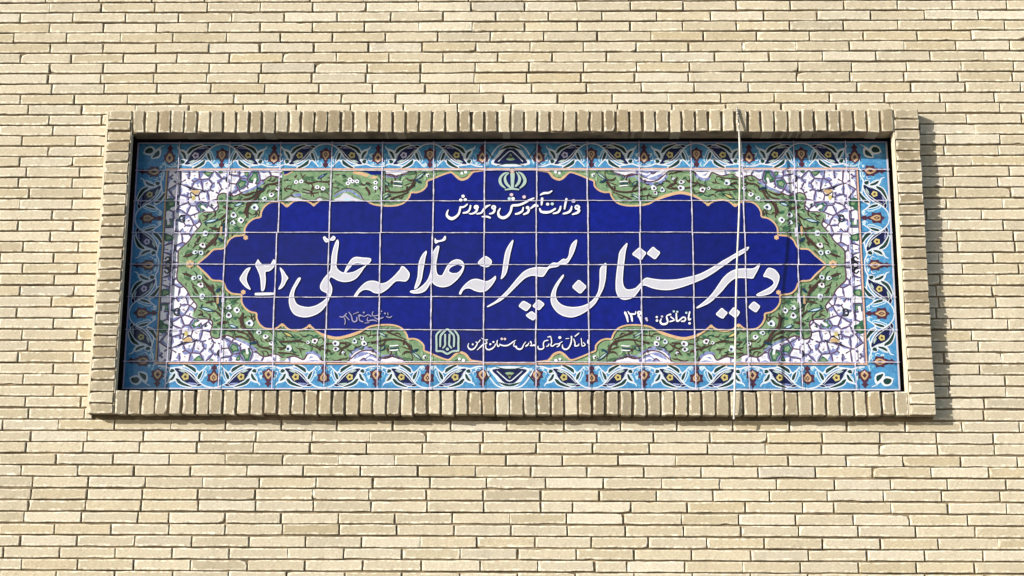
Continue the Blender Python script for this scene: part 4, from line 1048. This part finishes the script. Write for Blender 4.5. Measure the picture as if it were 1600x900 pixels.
scribe('signature_lettering', [((520, 480, 14.545), [['dim_lilac']+[(a, b_, c*.8) for a, b_, c in s] for s in [
  [(160,220,22),(240,230,36),(320,150,26)], [(270,250,24),(290,330,24),(275,400,28)], [(290,200,24),(380,300,22)], [(370,120,24),(430,210,28),(450,310,34),(500,340,38),(550,310,34),(550,230,22)],
  [(470,170,18),(590,120,24)], [(610,200,36)], [(600,230,22),(620,310,28),(690,340,36)], [(620,180,22),(720,220,22),(800,180,24),(880,220,22)], [(710,130,28)], [(800,240,18),(790,320,28),(920,300,38),(1010,330,18)],
  [(730,370,22),(830,360,18)], [(920,110,24),(900,170,24),(930,210,28),(1060,180,24),(1080,140,22)], [(950,240,18),(1030,280,32),(1150,240,28)], [(1110,100,22)], [(1190,150,26)], [(1220,220,22),(1290,245,32),(1350,215,20)], [(1250,130,16),(1260,190,20)]]])],
  'tiny lilac signature at the lower left', halo=.5)
em = lambda st: [['mint']+s for s in st]
scribe('crest_emblem', [((760, 262, 20), em([
  [(690,165,16),(560,200,55),(450,310,78),(425,430,88),(470,550,78),(590,655,34)], [(700,190,26),(610,260,48),(580,370,76),(620,500,86),(720,610,66),(800,660,46)],
  [(815,195,135),(820,300,125),(815,450,108),(815,600,86),(815,690,56)], [(930,150,18),(1000,240,58),(1040,370,86),(1000,500,86),(910,600,56)], [(1000,150,26),(1120,230,76),(1205,400,98),(1170,530,86),(1050,655,44)],
  [(590,705,45),(700,690,50),(815,670,66),(930,690,50),(1015,700,45)]])+[['gold', (805,112,80)], ['ivory', (805,112,40)]])], 'pale green tulip shaped emblem at the top of the medallion', halo=.8)
scribe('office_emblem', [((670, 510, 20), em([
  [(390,125,50),(250,265,58),(240,420,56),(245,600,56),(240,770,56)], [(240,785,56),(430,790,58),(580,870,60),(740,790,58),(930,775,56)], [(930,775,58),(925,540,60),(920,300,58),(795,125,46)],
  [(360,645,50),(370,330,60),(440,220,62),(580,100,60),(700,205,58),(790,320,58),(785,640,56)], [(515,260,56),(512,450,56),(510,600,54),(440,690,46)], [(650,255,56),(645,450,56),(640,590,54),(715,690,46)], [(585,722,50)]]))],
  'pale green arch shaped emblem at the lower left', halo=.8)

# ------------------------------------------------------------------ grout
gr = Art(LB+.0008)
G['grout'] = GROUTM
def gline(p0, p1, wd, seg=.02):
    L = math.hypot(p1[0]-p0[0], p1[1]-p0[1]); n = max(2, int(L/seg))
    wob = random.uniform(0, 9)
    pts = []
    for i in range(n+1):
        t = i/n; j = .0003*math.sin(t*9+wob)+random.gauss(0, .00018)
        ww = wd*max(.35, min(1.25, random.gauss(.95, .2)))
        dx, dz = (p1[0]-p0[0])/L, (p1[1]-p0[1])/L
        pts.append((p0[0]+(p1[0]-p0[0])*t-dz*j, p0[1]+(p1[1]-p0[1])*t+dx*j, ww))
    gr.strip(pts, 'grout', 1)
rows = [ZC+.127*k for k in (-3, -2, -1, 0, 1, 2, 3)]
colsx = [-1.3+.2*k for k in range(14)]
zall = [-H2]+rows+[H2]
for x in colsx:
    for a, b_ in zip(zall, zall[1:]):
        xx = x+random.gauss(0, .0013)
        gline((xx, a), (xx+random.gauss(0, .0006), b_), .0044 if a > -H2+.01 and b_ < H2-.01 else .0036)
xall = [-W2]+colsx+[W2]
for z in rows:
    edge_row = abs(abs(z-ZC)-.381) < .01
    for a, b_ in zip(xall, xall[1:]):
        zz = z+random.gauss(0, .0008)
        if edge_row: gline((a, zz-.0025*(1 if z > 0 else -1)), (b_, zz-.0025*(1 if z > 0 else -1)), .0030)
        else: gline((a, zz), (b_, zz), .0027)
gr.build('grout', panel)

# ------------------------------------------------------------------ the cable in front of it
def tube(name, pts, rad, mat, n=10, parent=None):
    pts = cr(pts, 6); v = []; f = []
    for i, p in enumerate(pts):
        a = Vector(pts[max(0, i-1)]); c = Vector(pts[min(len(pts)-1, i+1)]); d = (c-a).normalized()
        u = d.cross(Vector((0, 0, 1)));
        if u.length < .2: u = d.cross(Vector((1, 0, 0)))
        u.normalize(); w_ = d.cross(u)
        for k in range(n):
            t = 2*math.pi*k/n; v.append(tuple(Vector(p)+rad*(u*math.cos(t)+w_*math.sin(t))))
    for i in range(len(pts)-1):
        for k in range(n):
            f.append((i*n+k, i*n+(k+1) % n, (i+1)*n+(k+1) % n, (i+1)*n+k))
    f.append(tuple(range(n))); f.append(tuple(range((len(pts)-1)*n, len(pts)*n)))
    me = bpy.data.meshes.new(name); me.from_pydata(v, [], f); me.materials.append(mat)
    for p in me.polygons: p.use_smooth = len(p.vertices) == 4
    return link(bpy.data.objects.new(name, me), parent)
CABLE = plain('white_sheath', (.60, .58, .53), rough=.5, nscale=50, var=.2, bump=.1)
n_ = CABLE.node_tree.nodes; l_ = CABLE.node_tree.links; b_ = n_['Principled BSDF']
src = b_.inputs['Base Color'].links[0].from_socket
tc_ = n_.new('ShaderNodeTexCoord'); sp_ = n_.new('ShaderNodeSeparateXYZ'); l_.new(tc_.outputs['Object'], sp_.inputs[0])
mr_ = n_.new('ShaderNodeMapRange'); mr_.inputs[1].default_value = .43; mr_.inputs[2].default_value = .52; l_.new(sp_.outputs[2], mr_.inputs[0])
nz_ = n_.new('ShaderNodeTexNoise'); nz_.inputs['Scale'].default_value = 160; l_.new(tc_.outputs['Object'], nz_.inputs['Vector'])
cr_ = n_.new('ShaderNodeMapRange'); cr_.inputs[1].default_value = .38; cr_.inputs[2].default_value = .55; l_.new(nz_.outputs['Fac'], cr_.inputs[0])
mu_ = n_.new('ShaderNodeMath'); mu_.operation = 'MULTIPLY'; l_.new(mr_.outputs[0], mu_.inputs[0]); l_.new(cr_.outputs[0], mu_.inputs[1])
mx_ = n_.new('ShaderNodeMix'); mx_.data_type = 'RGBA'; l_.new(mu_.outputs[0], mx_.inputs[0]); l_.new(src, mx_.inputs[6]); mx_.inputs[7].default_value = (.045, .045, .042, 1)
l_.new(mx_.outputs[2], b_.inputs['Base Color'])
def c3(px, py, Y): x, z = at(px, py, Y); return (x, Y, z)
cable = tube('cable', [c3(1151, 169.5, .03), (at(1151, 170, -.03)[0], -.03, ZT+.006), (at(1151.5, 171, -.058)[0], -.060, ZT+.001), c3(1153, 182, -.068), c3(1155, 207, -.080), c3(1156, 260, -.082), c3(1155, 330, -.080), c3(1152, 400, -.072),
                       c3(1150, 470, -.068), c3(1149, 540, -.070), c3(1148, 600, -.074), c3(1147.5, 632, -.074), c3(1147, 646, -.070), c3(1146.5, 655, -.066)], .0036, CABLE)
cable['label'] = 'thin white cable hanging straight down across the right part of the tiled sign'
cable['category'] = 'cable'
